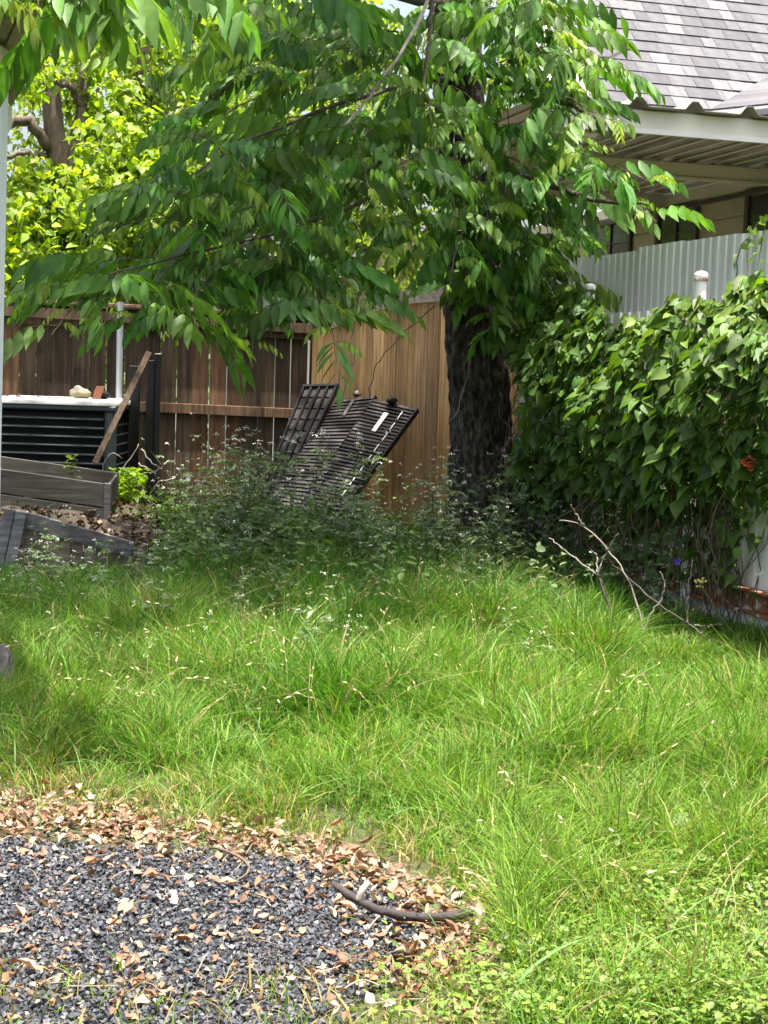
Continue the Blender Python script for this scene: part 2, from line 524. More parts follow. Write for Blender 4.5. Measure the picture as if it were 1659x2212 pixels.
# side wall with windows (faces the patio)
WP = 3.44
def wq(u, v=480):
    h = hit(u, v, H(WP, 0, 0), HA); d = h - HO
    return float(d @ HB)
wall = part('wall', *hbox(WP, WP + 0.12, 1.5, 10.5, 0.06, ZB + 0.05), M_wall, house)
part('wall', *hbox(1.2, WP, 9.8, 9.95, 0.06, ZB + 0.05), M_wall, house)
for k in range(11):
    part('siding_board', *hbox(WP - 0.016, WP - 0.002, 1.5, 9.7, 0.3 + 0.28 * k, 0.3 + 0.28 * k + 0.268, 0.004), M_wall, house)
    part('siding_board', *hbox(1.2, WP - 0.02, 9.78, 9.797, 0.3 + 0.28 * k, 0.3 + 0.28 * k + 0.268, 0.004), M_wall, house)
for (u0, u1) in ((1425, 1515), (1617, 1720), (1285, 1372)):
    q1, q0 = wq(u0), wq(u1)
    wf = hp('window', hbox(WP - 0.03, WP - 0.018, q0 + 0.05, q1 - 0.05, 1.2, 3.26, 0.002), M_glasswin)
    for a, b in ((q0, q0 + 0.07), (q1 - 0.07, q1)):
        part('frame', *hbox(WP - 0.06, WP - 0.032, a, b, 1.15, 3.35, 0.004), M_trim, wf)
    part('frame', *hbox(WP - 0.06, WP - 0.032, q0 + 0.072, q1 - 0.072, 3.27, 3.35, 0.004), M_trim, wf)
    for k in range(10):
        part('blind_slat', *hbox(WP - 0.042, WP - 0.033, q0 + 0.09, q1 - 0.09, 1.4 + k * 0.18, 1.415 + k * 0.18, 0.002), M_trim, wf)
    part('mullion', *hbox(WP - 0.05, WP - 0.0325, (q0 + q1) / 2 - 0.012, (q0 + q1) / 2 + 0.012, 1.2, 3.268, 0.002), M_trim, wf)
# main roof
RT = 1.1                                   # rise over run
rq0, rz0 = 0.8, ZT + 0.10
rn = np.cross(HA, HB + HZ * RT); rn /= np.linalg.norm(rn)
rs = (HB + HZ * RT) / math.hypot(1, RT)
R0 = H(0, rq0, rz0)
lowL = hit(1270, 195, R0, rn); topL = hit(1226, 0, R0, rn)
def rc(P): d = P - R0; return float(d @ HA), float(d @ rs)
pl0, sl0 = rc(lowL); pl1, sl1 = rc(topL)
def left_edge(s): return pl0 + (pl1 - pl0) * (s - sl0) / (sl1 - sl0)
smax = 4.6
V = [R0 + HA * left_edge(0) , R0 + HA * 7, R0 + HA * 7 + rs * smax, R0 + HA * left_edge(smax) + rs * smax]
V = V + [q - rn * 0.05 for q in V]
roof = part('roof', V, BOXF, M_under, house)
V = [R0 + HA * (left_edge(-0.3) - 0.42) - rs * 0.3, R0 + HA * (left_edge(-0.3) - 0.012) - rs * 0.3, R0 + HA * (left_edge(smax) - 0.012) + rs * smax, R0 + HA * (left_edge(smax) - 0.42) + rs * smax]
V = [q - rn * 0.03 for q in V] + [q + rn * 0.02 for q in V]
part('sky_white_strip', V, BOXF, M_whitehouse, roof)  # white board added along the roof edge, standing in for bright sky
unit = mesh('shingle', np.array([[0, 0, 0], [1, 0, 0], [1, 1, -0.6], [0, 1, -0.6], [0, 0, 1], [1, 0, 1], [1, 1, 0], [0, 1, 0]], float), BOXF, M_shingle)
EXP = 0.15
Rm = np.eye(4); Rm[:3, 0], Rm[:3, 1], Rm[:3, 2] = HA, rs, rn
v1 = hit(1345 + 254, 205, R0, rn); v2 = hit(1659, 172, R0, rn)
va, vb = rc(v1), rc(v2)
def right_edge(s): return va[0] + (vb[0] - va[0]) * (s - va[1]) / (vb[1] - va[1] + 1e-9)
nshing = 0
for r in range(0, 17):
    s = r * EXP
    x = left_edge(s) - 0.01 + (0 if r % 2 else -0.0)
    first = True
    xr = min(3.4, max(right_edge(s), 0.4)) if s > va[1] - 0.4 else right_edge(max(s, va[1] - 0.4))
    xr = 4.0 if s > va[1] + 0.15 else right_edge(s)
    while x < xr:
        wd = random.choice((0.13, 0.17, 0.2, 0.24, 0.31))
        if first: wd *= random.uniform(0.4, 1)
        wd = min(wd, xr - x)
        if wd < 0.02: break
        o = link('shingle', unit, roof)
        th = random.uniform(0.009, 0.015)
        Mx = Rm.copy(); base = R0 + HA * x + rs * s + rn * 0.004 - np.array(house.location)
        Mx[:3, 3] = base
        o.matrix_local = Matrix(Mx) @ Matrix.Diagonal((wd - 0.003, EXP + 0.03, th, 1))
        x += wd; first = False; nshing += 1
# cross gable plane at the right, meeting the main roof in a valley
vd = (v2 - v1); vd /= np.linalg.norm(vd)
g0 = v1 - vd * 0.6 + rn * 0.02; g1 = v1 + vd * 2.5 + rn * 0.02
gx = HA * 0.9 - HB * 0.45 + HZ * 0.10
Vg = [g0, g0 + gx * 3.2, g1 + gx * 3.2, g1]
Vg = np.array(Vg + [q - np.array([0, 0, 0.05]) for q in Vg])
gab = part('cross_roof', Vg, BOXF, M_shingle, house)
gn = np.cross(gx, vd); gn /= np.linalg.norm(gn); gn *= np.sign(gn[2])
gxx = gx / np.linalg.norm(gx)
for k in range(9):
    gs = g0 + vd * (0.1 + k * 0.125)
    Vs, Fs2 = bevbox(gs + gn * 0.004, gxx * 2.2, vd * 0.135, gn * 0.012, 0.003)
    part('shingle_course', Vs, Fs2, M_shingle, gab)

# ------------------------------------------------------------------ right-hand fence line
FD = np.array([-0.315, 1.0, 0]); FD /= np.linalg.norm(FD)
FN = np.array([-FD[1], FD[0], 0])             # towards the yard
FP = np.array([2.04, 8.1, 0.0])
def FR(y): return FP + FD * ((y - 8.1) / FD[1])
# corrugated steel fence behind
sf = empty('steel_fence', FR(9.5) - FN * 0.32, 'tall corrugated galvanised steel fence behind the vines', 'fence')
y = 5.9
while y < 11.25:
    V, Q = [], []
    n = 7
    base = FR(y) - FN * 0.32
    wd = 0.66
    pr = []
    for k in range(n):
        s0 = k * wd / n
        pr += [(s0, 0), (s0 + wd / n * 0.35, 0), (s0 + wd / n * 0.50, 0.007), (s0 + wd / n * 0.82, 0.007)]
    pr.append((wd - 0.001, 0))
    top = 2.25 + random.uniform(-0.012, 0.012)
    for (s0, d) in pr:
        for zz in (0.0, top):
            for dd in (0, -0.003):
                V.append(base + FD * s0 + FN * (d + dd) + HZ * zz)
    for i in range(len(pr) - 1):
        a, b = i * 4, (i + 1) * 4
        Q += [[a, b, b + 2, a + 2], [a + 1, a + 3, b + 3, b + 1], [a + 2, b + 2, b + 3, a + 3]]
    o = part('sheet', V, np.array(Q), M_corr, sf)
    g = random.uniform(0.88, 1.08); o.color = (g, g, g * 1.01, 1)
    y += wd * FD[1]
part('rail', *bevbox(FR(5.9) - FN * 0.37 + HZ * 1.9, FD * 5.9, FN * 0.035, HZ * 0.06), M_galv, sf)
# white panel fence
wf = empty('white_panel_fence', FR(9.5), 'white metal panel fence with rusty bottom rail, overgrown by vines', 'fence')
y = 5.6
while y < 10.9:
    base = FR(y)
    V, Q = [], []
    pr = []
    for k in range(4):
        s0 = k * 0.125
        pr += [(s0 + 0.002, 0), (s0 + 0.05, 0), (s0 + 0.062, 0.012), (s0 + 0.11, 0.012), (s0 + 0.123, 0)]
    for (s0, d) in pr:
        for zz in (0.06, 1.80):
            for dd in (0, -0.004):
                V.append(base + FD * s0 + FN * (d + dd) + HZ * zz)
    for i in range(len(pr) - 1):
        a, b = i * 4, (i + 1) * 4
        Q += [[a, b, b + 2, a + 2], [a + 1, a + 3, b + 3, b + 1], [a + 2, b + 2, b + 3, a + 3]]
    part('panel', V, np.array(Q), M_white, wf)
    y += 0.505 * FD[1]
part('concrete_footing', *bevbox(FR(5.6) - FN * 0.06 + HZ * -0.05, FD * 6.0, FN * 0.10, HZ * 0.11), M_concrete, wf)
for (sy, sl_) in ((5.6, 3.85), (9.35, 1.95)):
    b0 = FR(sy) + FN * 0.016
    part('bottom_rail', *bevbox(b0 + HZ * 0.255, FD * sl_, FN * 0.06, HZ * 0.018, 0.004), M_rust, wf)
    part('bottom_rail', *bevbox(b0 + HZ * 0.155, FD * sl_, FN * 0.012, HZ * 0.098, 0.003), M_rust, wf)
    part('bottom_rail', *bevbox(b0 + HZ * 0.135, FD * sl_, FN * 0.05, HZ * 0.018, 0.004), M_rust, wf)
for yy in (7.36, 8.80, 10.22):
    c = FR(yy) + FN * 0.06
    V, Fs2 = tube([c + HZ * 0, c + HZ * 1.0, c + HZ * 1.975], [0.034] * 3, 16)
    po = part('post', V, Fs2, M_white, wf, smooth=False)
    ring = [(0.037, 1.955), (0.039, 1.960), (0.039, 1.976), (0.037, 1.984), (0.026, 1.994), (0.012, 1.998), (0.001, 1.999)]
    V = np.array([[c[0] + r_ * math.cos(a), c[1] + r_ * math.sin(a), z_] for (r_, z_) in ring for a in np.linspace(0, 2 * math.pi, 17)[:-1]])
    Q = np.array([[i * 16 + k, i * 16 + (k + 1) % 16, (i + 1) * 16 + (k + 1) % 16, (i + 1) * 16 + k] for i in range(len(ring) - 1) for k in range(16)])
    part('post_cap', V, Q, M_white, po, smooth=True)
    V, Fs2 = tube([c + HZ * 1.945, c + HZ * 1.956], [0.041, 0.041], 16)
    part('rust_ring', V, Fs2, M_rust, po)

# ------------------------------------------------------------------ board fences at the back
cornL = np.array(at(665, 1120, 13.3)); cornL[2] = 0
def yfence(x): return 12.55 + (x + 3.4) * 0.28
def zoff(x): return -0.02 * (x + 2.0)
lf = empty('board_fence', (-2.2, yfence(-2.2), 0), 'dark weathered board fence with light gaps behind the air conditioner', 'fence')
x = -4.6
fdx = np.array([1, 0.28, 0.0]); fdl = np.linalg.norm(fdx); fdx /= fdl
fdn = np.array([fdx[1], -fdx[0], 0])          # towards the camera
reddish = 0
while x < cornL[0] - 0.02:
    wd = random.uniform(0.128, 0.142)
    gap = random.choice((0.003, 0.006, 0.010, 0.014, 0.019))
    base = np.array([x, yfence(x), 0.0])
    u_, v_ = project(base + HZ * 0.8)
    top = 1.83 + zoff(x) + random.uniform(-0.006, 0.006)
    lean = fdx * random.uniform(-0.008, 0.008)
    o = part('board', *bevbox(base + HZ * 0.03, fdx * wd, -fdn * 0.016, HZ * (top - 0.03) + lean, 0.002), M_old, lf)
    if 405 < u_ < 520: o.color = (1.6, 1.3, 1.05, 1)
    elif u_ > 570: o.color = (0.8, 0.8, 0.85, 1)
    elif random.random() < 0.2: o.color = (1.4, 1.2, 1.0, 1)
    x += (wd + gap) * fdx[0]
A, Bp = np.array([-4.6, yfence(-4.6), 0]), np.array([cornL[0] - 0.02, yfence(cornL[0] - 0.02), 0])
for (zz, hh, nm) in ((0.98, 0.085, 'rail'), (0.22, 0.085, 'rail'), (1.66, 0.085, 'rail')):
    a = A + HZ * (zz + zoff(A[0])) + fdn * 0.002; b = Bp + HZ * (zz + zoff(Bp[0])) + fdn * 0.002
    o = part(nm, *bevbox(a, b - a, fdn * 0.035, HZ * hh, 0.004), M_old, lf); o.color = (1.5, 1.35, 1.25, 1)
a = A + HZ * (1.80 + zoff(A[0])) + fdn * 0.040; b = Bp + HZ * (1.80 + zoff(Bp[0])) + fdn * 0.040
o = part('cap_board', *bevbox(a, b - a, fdn * 0.02, HZ * -0.085, 0.004), M_old, lf); o.color = (2.0, 1.9, 1.8, 1)
a = A + HZ * (1.842 + zoff(A[0])) + fdn * 0.065; b = Bp + HZ * (1.842 + zoff(Bp[0])) + fdn * 0.065
o = part('cap_board', *bevbox(a, b - a, -fdn * 0.12, HZ * 0.03, 0.004), M_old, lf); o.color = (2.2, 2.1, 2.0, 1)

# newer cedar fence from the corner towards the tree, top rising to the right
cf = empty('cedar_fence', (0.0, 12.7, 0), 'honey brown cedar board fence behind the leaning shutters', 'fence')
c0 = cornL + np.array([0.0, 0, 0]); c1 = np.array(at(1010, 1100, 11.95)); c1[2] = 0
cdx = (c1 - c0); clen = np.linalg.norm(cdx); cdx /= clen
cdn = np.array([cdx[1], -cdx[0], 0]); cdn *= -np.sign(cdn[1])
s = 0.0
def ctop(s): 
    t = s / clen
    return 1.72 + 0.30 * math.sin(min(t * 1.25, 1.0) * math.pi / 2)
while s < clen:
    wd = random.choice((0.09, 0.085, 0.138, 0.138))
    base = c0 + cdx * s + cdn * random.uniform(-0.004, 0.004)
    o = part('board', *bevbox(base + HZ * 0.03, cdx * (wd - random.choice((0.002, 0.004, 0.008))), -cdn * 0.016, HZ * (ctop(s) - 0.03), 0.003), M_cedar, cf)
    g = random.uniform(0.75, 1.2); o.color = (g, g * random.uniform(0.92, 1.02), g * random.uniform(0.85, 1.0), 1)
    s += wd
pts = [c0 + cdx * s_ + cdn * 0.02 + HZ * (ctop(s_) + 0.01) for s_ in np.linspace(0.12, clen, 12)]
V, Q = [], []
for p_ in pts:
    for (dn, dz) in ((0.0, -0.085), (0.022, -0.085), (0.022, 0.03), (0.0, 0.03)):
        V.append(p_ + cdn * dn + HZ * dz)
for i in range(11):
    for k in range(4):
        Q.append([i * 4 + k, i * 4 + (k + 1) % 4, (i + 1) * 4 + (k + 1) % 4, (i + 1) * 4 + k])
Q += [[0, 3, 2, 1], [44, 45, 46, 47]]
o = part('cap_board', V, np.array(Q), M_greywood, cf); o.color = (2.7, 2.45, 2.2, 1)
# plain continuation behind the tree to the steel fence
s = clen
while s < clen + 1.0:
    base = c0 + cdx * s
    part('board', *bevbox(base + HZ * 0.03, cdx * 0.132, -cdn * 0.016, HZ * 1.97, 0.003), M_cedar, cf)
    s += 0.138

# ------------------------------------------------------------------ left: porch corner of the near house
EB = np.array([-0.35, 1.0, 0]); EB /= np.linalg.norm(EB)
EL = np.array([-EB[1], EB[0], 0])              # to the left, away from the yard
e1 = np.array(at(27, 225, 7.3)); ez = e1[2]
porch = empty('porch_roof_corner', (e1[0] - 0.5, 6.0, 0), 'grey wooden porch eave with white post at the left edge', 'porch')
o0 = e1 - EB * 2.3
part('fascia_board', *bevbox(o0, EB * 2.3, EL * 0.03, HZ * 0.19, 0.004), M_soffit, porch)
for k in range(3):
    off = 0.032 + k * 0.12
    part('soffit_board', *bevbox(o0 + EL * off + HZ * (0.01 + 0.012 * (k % 2)), EB * 2.29, EL * 0.115, HZ * 0.02, 0.003), M_soffit, porch)
part('roof_deck', *bevbox(o0 - EL * 0.05 + HZ * 0.192, EB * 2.32, EL * 0.46, HZ * 0.04), M_soffit, porch)
gz = e1 + EB * 0.01 - HZ * 0.10
prof = [(0, 0.09), (0, 0.0), (0.03, -0.06), (0.10, -0.06), (0.14, 0.09)]
V = [gz + EL * (0.0 + a) + HZ * b for (a, b) in prof] + [gz + EB * 0.02 + EL * (0.0 + a) + HZ * b for (a, b) in prof]
part('gutter_end', V, [np.array([[0, 1, 6, 5], [1, 2, 7, 6], [2, 3, 8, 7], [3, 4, 9, 8]]), np.array([[0, 4, 1], [1, 4, 3], [1, 3, 2], [5, 6, 9], [6, 8, 9], [6, 7, 8]])], M_gutter, porch)
pb = at(10, 100, 6.0)
part('post', *bevbox((pb[0] - 0.140, 5.97, 0), (0.11, 0, 0), (0, 0.11, 0), (0.030, 0, ez - 0.0), 0.006), M_gutter, porch)

# ------------------------------------------------------------------ air conditioner
aT = at(250, 868, 11.5)
ax1, az1 = aT[0], aT[2]
ax0 = ax1 - 0.98
ac = empty('air_conditioner', (ax0 + 0.45, 11.9, 0), 'dark louvred air conditioning unit with pale metal top beside the fence', 'air conditioner')
part('base', *bevbox((ax0, 11.5, 0), (0.98, 0, 0), (0, 0.8, 0), (0, 0, 0.08), 0.02), M_acmetal, ac)
part('core', *bevbox((ax0 + 0.06, 11.56, 0.08), (0.86, 0, 0), (0, 0.68, 0), (0, 0, az1 - 0.15), 0.03), M_dark, ac)
for (xx, yy) in ((ax0, 11.5), (ax1 - 0.085, 11.5), (ax0, 12.22), (ax1 - 0.085, 12.22)):
    part('corner_post', *bevbox((xx, yy, 0.08), (0.085, 0, 0), (0, 0.08, 0), (0, 0, az1 - 0.15), 0.02), M_acmetal, ac)
part('top_band', *bevbox((ax0 - 0.004, 11.496, az1 - 0.075), (0.988, 0, 0), (0, 0.808, 0), (0, 0, 0.04), 0.01), M_acmetal, ac)
# rounded top plate
n = 28
ol = []
hx, hy, rr = 0.50, 0.41, 0.09
for k in range(n):
    a = 2 * math.pi * k / n
    cx, cy = math.copysign(hx - rr, math.cos(a)), math.copysign(hy - rr, math.sin(a))
    ol.append((ax0 + 0.49 + cx + rr * math.cos(a), 11.9 + cy + rr * math.sin(a)))
rings = [(1.0, -0.034), (1.004, -0.006), (0.985, 0.006), (0.93, 0.010), (0.5, 0.014)]
V = [[ax0 + 0.49 + (px - ax0 - 0.49) * s_, 11.9 + (py - 11.9) * s_, az1 + z_] for (s_, z_) in rings for (px, py) in ol] + [[ax0 + 0.49, 11.9, az1 + 0.014]]
Q = [[i * n + k, i * n + (k + 1) % n, (i + 1) * n + (k + 1) % n, (i + 1) * n + k] for i in range(len(rings) - 1) for k in range(n)]
T = [[4 * n + k, 4 * n + (k + 1) % n, 5 * n] for k in range(n)]
part('top_plate', V, [np.array(Q), np.array(T)], M_actop, ac, smooth=True)
sl_ = mesh('louvre', *bevbox((0, 0, 0), (0.80, 0, 0), (0, 0.03, 0.012), (0, -0.006, 0.010), 0.002), M_acmetal)
for k in range(13):
    o = link('louvre', sl_, ac); o.location = (ax0 + 0.09 - ac.location.x, 11.505 - ac.location.y, 0.14 + k * 0.067)
for k in range(11):
    part('side_louvre', *bevbox((ax1 - 0.012, 11.59, 0.15 + k * 0.075), (0.010, 0, 0.004), (0, 0.62, 0), (0, 0, 0.012), 0.002), M_acmetal, ac)

def blob(c, r, n=10, m=14, amp=0.2, flat=1.0, seed=0):
    rg = np.random.default_rng(seed)
    ph = rg.random(12) * 6.28
    V = []
    for i in range(n + 1):
        t = math.pi * i / n
        for k in range(m):
            a = 2 * math.pi * k / m
            d = np.array([math.sin(t) * math.cos(a), math.sin(t) * math.sin(a), math.cos(t)])
            s_ = 1 + amp * (math.sin(2.3 * d[0] * 2 + ph[0]) * math.sin(2.9 * d[1] + ph[1]) + 0.6 * math.sin(5 * d[2] + ph[2]) * math.sin(4 * d[0] + ph[3]))
            V.append(np.asarray(c) + d * np.asarray(r) * s_)
    Q = [[i * m + k, (i + 1) * m + k, (i + 1) * m + (k + 1) % m, i * m + (k + 1) % m] for i in range(n) for k in range(m)]
    return np.array(V), np.array(Q)
zt = az1 + 0.012
pS = at(175, 858, 11.72)
V, Q = blob((pS[0] + 0.01, 11.72, zt + 0.032), (0.085, 0.05, 0.036), seed=3)
tag(obj('stone', V, Q, M_stone, smooth=True), 'smooth yellowish stone lying on the air conditioner top', 'stone')
V, Q = blob((pS[0] - 0.035, 11.80, zt + 0.042), (0.075, 0.05, 0.045), seed=5)
tag(obj('stone', V, Q, M_concrete, smooth=True), 'greyish stone behind the yellowish stone on the air conditioner', 'stone')
V, Q = blob((pS[0] + 0.165, 11.78, zt + 0.03), (0.05, 0.04, 0.032), seed=8)
tag(obj('stone', V, Q, M_black, smooth=True), 'small black lump beside the terracotta shard', 'stone')
tc_ = np.array([pS[0] + 0.085, 11.70, zt])
tag(obj('terracotta_shard', *bevbox(tc_, (0.062, 0.01, 0.0), (0.0, 0.022, 0.0), (0.032, 0.012, 0.098), 0.004), M_terra), 'orange terracotta shard propped up on the air conditioner', 'shard')
mb = MB()
for k in range(26):
    c = np.array([ax0 + 0.12 + random.random() * 0.42, 11.58 + random.random() * 0.12, zt + 0.006])
    V, T = blob(c, np.array([0.03, 0.018, 0.005]) * random.uniform(0.5, 1.2), 4, 6, 0.3, seed=k)
    mb.add(V, T, random.choice(((0.75, 0.78, 0.8), (0.5, 0.5, 0.5), (0.03, 0.03, 0.03), (0.35, 0.4, 0.42))))
o = mb.obj('debris_scraps', M_debris); tag(o, 'pale and dark scraps scattered on the air conditioner top', 'debris', kind='stuff')

# galvanised pole, black posts, leaning board
def vpole(name, u, v, Y, top_v, r, mat, label, cat):
    b = at(u, v, Y); t = at(u, top_v, Y)
    V, Fs2 = tube([(b[0], Y, 0), (b[0], Y, 1), (b[0], Y, t[2])], [r] * 3, 14)
    e = empty(name, (b[0], Y, 0), label, cat)
    part('pipe', V, Fs2, mat, e)
    return e, b[0], t[2]
e, px, pz = vpole('metal_pole', 257, 850, 12.30, 652, 0.026, M_galv, 'galvanised metal pole rising beside the air conditioner', 'pole')
for zz in (1.02, 0.4):
    part('clamp', *bevbox((px - 0.075, 12.33, zz), (0.15, 0, 0), (0, 0.03, 0), (0, 0, 0.045), 0.004), M_galv, e)
    V, Fs2 = tube([(px, 12.30, zz + 0.005), (px, 12.30, zz + 0.04)], [0.031, 0.031], 12); part('band', V, Fs2, M_galv, e)
for (u_, tv, lab, wd, yy) in ((287, 790, 'thinner black metal post nearest the galvanised pole', 0.085, 12.1), (322, 778, 'black metal post with stepped top, right of the thinner black post', 0.062, 11.95)):
    b = at(u_, 900, yy); t = at(u_, tv, yy)
    e = empty('black_post', (b[0], yy, 0), lab, 'post')
    part('shaft', *bevbox((b[0] - wd / 2, yy, 0), (wd, 0, 0), (0, 0.06, 0), (0.006, 0, t[2]), 0.004), M_black, e)
    if wd < 0.07:
        part('shaft', *bevbox((b[0] + wd / 2 + 0.001, yy + 0.005, 0), (0.042, 0, 0), (0, 0.05, 0), (0.006, 0, t[2] + 0.045), 0.004), M_black, e)
        part('end_cap', *bevbox((b[0] + wd / 2 + 0.006, yy + 0.003, t[2] + 0.0465), (0.044, 0, 0), (0, 0.054, 0), (0, 0, 0.008), 0.002), M_actop, e)
p0, p1 = at(205, 1000, 11.2), at(322, 760, 11.75)
d = p1 - p0
sx = np.array([d[2], 0, -d[0]]); sx = sx / np.linalg.norm(sx) * 0.046
e = empty('leaning_board', p0, 'brown board leaning diagonally from the planter against the posts', 'board')
o = part('plank', *bevbox(p0 - sx / 2, sx, np.array([0, 0.022, 0.0]), d, 0.003), M_old, e); o.color = (0.75, 0.75, 0.75, 1)

# planter and mound
mY = 10.5
pl0_, pl1_ = at(-20, 1010, 10.45), at(236, 1046, 10.45)
zt0, zt1 = pl0_[2], pl1_[2]
planter = empty('planter_box', (pl1_[0] - 0.4, 10.6, 0.3), 'long grey wooden planter box in front of the air conditioner', 'planter')
dirp = np.array([1, 0, (at(236, 1046, 10.45)[2] - at(-20, 1010, 10.45)[2]) / (pl1_[0] - pl0_[0])])
L_ = 1.15
r0 = pl1_ - dirp * L_
part('front_board', *bevbox(r0 - HZ * 0.165, dirp * (L_ - 0.04), (0, 0.022, 0), HZ * 0.165, 0.004), M_planter, planter)
part('front_board', *bevbox(r0 - HZ * 0.315, dirp * (L_ - 0.04), (0, 0.022, 0), HZ * 0.142, 0.004), M_planter, planter)
part('corner_post', *bevbox(pl1_ - dirp * 0.038 - HZ * 0.36, dirp * 0.045, (0, 0.05, 0), HZ * 0.362, 0.003), M_greywood, planter)
part('back_board', *bevbox(r0 + np.array([0, 0.36, 0.055]) - HZ * 0.16, dirp * L_, (0, 0.022, 0), HZ * 0.16, 0.004), M_planter, planter)
part('end_board', *bevbox(pl1_ + np.array([-0.025, 0.052, -0.16]), (0.022, 0, 0), (0, 0.305, 0.05), HZ * 0.155, 0.004), M_planter, planter)
part('soil_fill', *bevbox(r0 + np.array([0, 0.024, -0.10]), dirp * (L_ - 0.03), (0, 0.33, 0.02), HZ * 0.05, 0.01), M_soil, planter)
# mound (terraced soil heap)
gx_, gy_ = np.linspace(-4.2, -0.9, 56), np.linspace(9.78, 12.23, 44)
XX, YY = np.meshgrid(gx_, gy_)
edge = np.clip((YY - 9.86) / 0.6, 0, 1) * np.clip((-1.25 - XX) / 0.55, 0, 1)
ZZ = edge ** 0.7 * (0.30 + 0.09 * vnoise(XX, YY, 0.35) + 0.05 * vnoise(XX, YY, 0.12)) * (1 - 0.6 * np.clip((YY - 11.1) / 1.0, 0, 1)) - 0.02
V = np.stack([XX.ravel(), YY.ravel(), ZZ.ravel()], 1)
nx = len(gx_)
Q = np.array([[j * nx + i, j * nx + i + 1, (j + 1) * nx + i + 1, (j + 1) * nx + i] for j in range(len(gy_) - 1) for i in range(nx - 1)])
tag(obj('soil_mound', V, Q, M_soil, smooth=True), 'dark heap of soil and mulch around the planter', 'soil', kind='stuff')
def moundz(x, y):
    i = np.clip(((x + 4.2) / 3.3 * 55).astype(int), 0, 55); j = np.clip(((y - 9.75) / 2.45 * 43).astype(int), 0, 43)
    return ZZ[j, i]
# tilted broken bed in front
tb0, tb1 = at(58, 1106, 9.7), at(292, 1172, 9.85)
dd = tb1 - tb0
bed = empty('broken_garden_bed', (tb0[0] + 0.3, 9.7, 0), 'tilted weathered grey garden bed frame sinking into the grass', 'garden bed')
perp = np.array([dd[2], 0, -dd[0]]); perp = perp / np.linalg.norm(perp)
if perp[2] > 0: perp = -perp
o = part('top_board', *bevbox(tb0 + perp * 0.0, dd, (0, 0.025, 0), perp * 0.105, 0.004), M_greywood, bed); o.color = (1.2, 1.2, 1.3, 1)
pw = at(30, 1102, 9.66)
for k in range(2):
    q0 = at(8 + 26 * k, 1098 + 5 * k, 9.66)
    part('corner_board', *bevbox(q0, (0.072, 0, -0.012), (0, 0.03, 0), (-0.085, 0, -0.43), 0.004), M_greywood, bed).color = (1.1, 1.15, 1.3, 1)
for k in range(9):
    f0 = k / 9
    q0 = tb0 + dd * f0 + perp * 0.107 + np.array([0, 0.03 + random.uniform(0, 0.02), 0])
    hgt = q0[2] + 0.05
    wdx = dd[0] / 9 - 0.006
    o = part('panel_board', *bevbox(q0, (wdx, 0, dd[2] / 9), (0, 0.014, 0), (random.uniform(-0.015, 0.01), 0.01, -hgt), 0.003), M_greywood, bed)
    o.color = (1.5, 1.3, 1.1, 1)
# stump at the left edge
sp = gnd(-22, 1512)
V, Fs2 = tube(smooth_path([sp + np.array([-0.02, 0.06, 0]), sp + np.array([-0.03, 0.06, 0.1]), sp + np.array([-0.045, 0.06, 0.2])], 5), [0.13, 0.115, 0.11, 0.105, 0.10], 22)
V = V + rng.normal(0, 0.006, V.shape)
tag(obj('stump', V, Fs2, M_greywood, smooth=False), 'grey weathered stump at the left edge of the grass', 'stump')
# glass jar
jp = gnd(506, 1262)
ring = [(0.036, 0.0), (0.040, 0.01), (0.040, 0.085), (0.033, 0.10), (0.033, 0.118), (0.036, 0.120), (0.036, 0.126), (0.031, 0.126), (0.030, 0.10), (0.036, 0.082), (0.036, 0.012), (0.001, 0.010)]
V = np.array([[jp[0] + 1.35 * r_ * math.cos(a), jp[1] + 1.35 * r_ * math.sin(a), 0.06 + 1.35 * z_] for (r_, z_) in ring for a in np.linspace(0, 2 * math.pi, 21)[:-1]])
Q = np.array([[i * 20 + k, i * 20 + (k + 1) % 20, (i + 1) * 20 + (k + 1) % 20, (i + 1) * 20 + k] for i in range(len(ring) - 1) for k in range(20)])
tag(obj('glass_jar', V, Q, M_glass, smooth=True), 'clear glass jar standing in the grass before the weeds', 'jar')

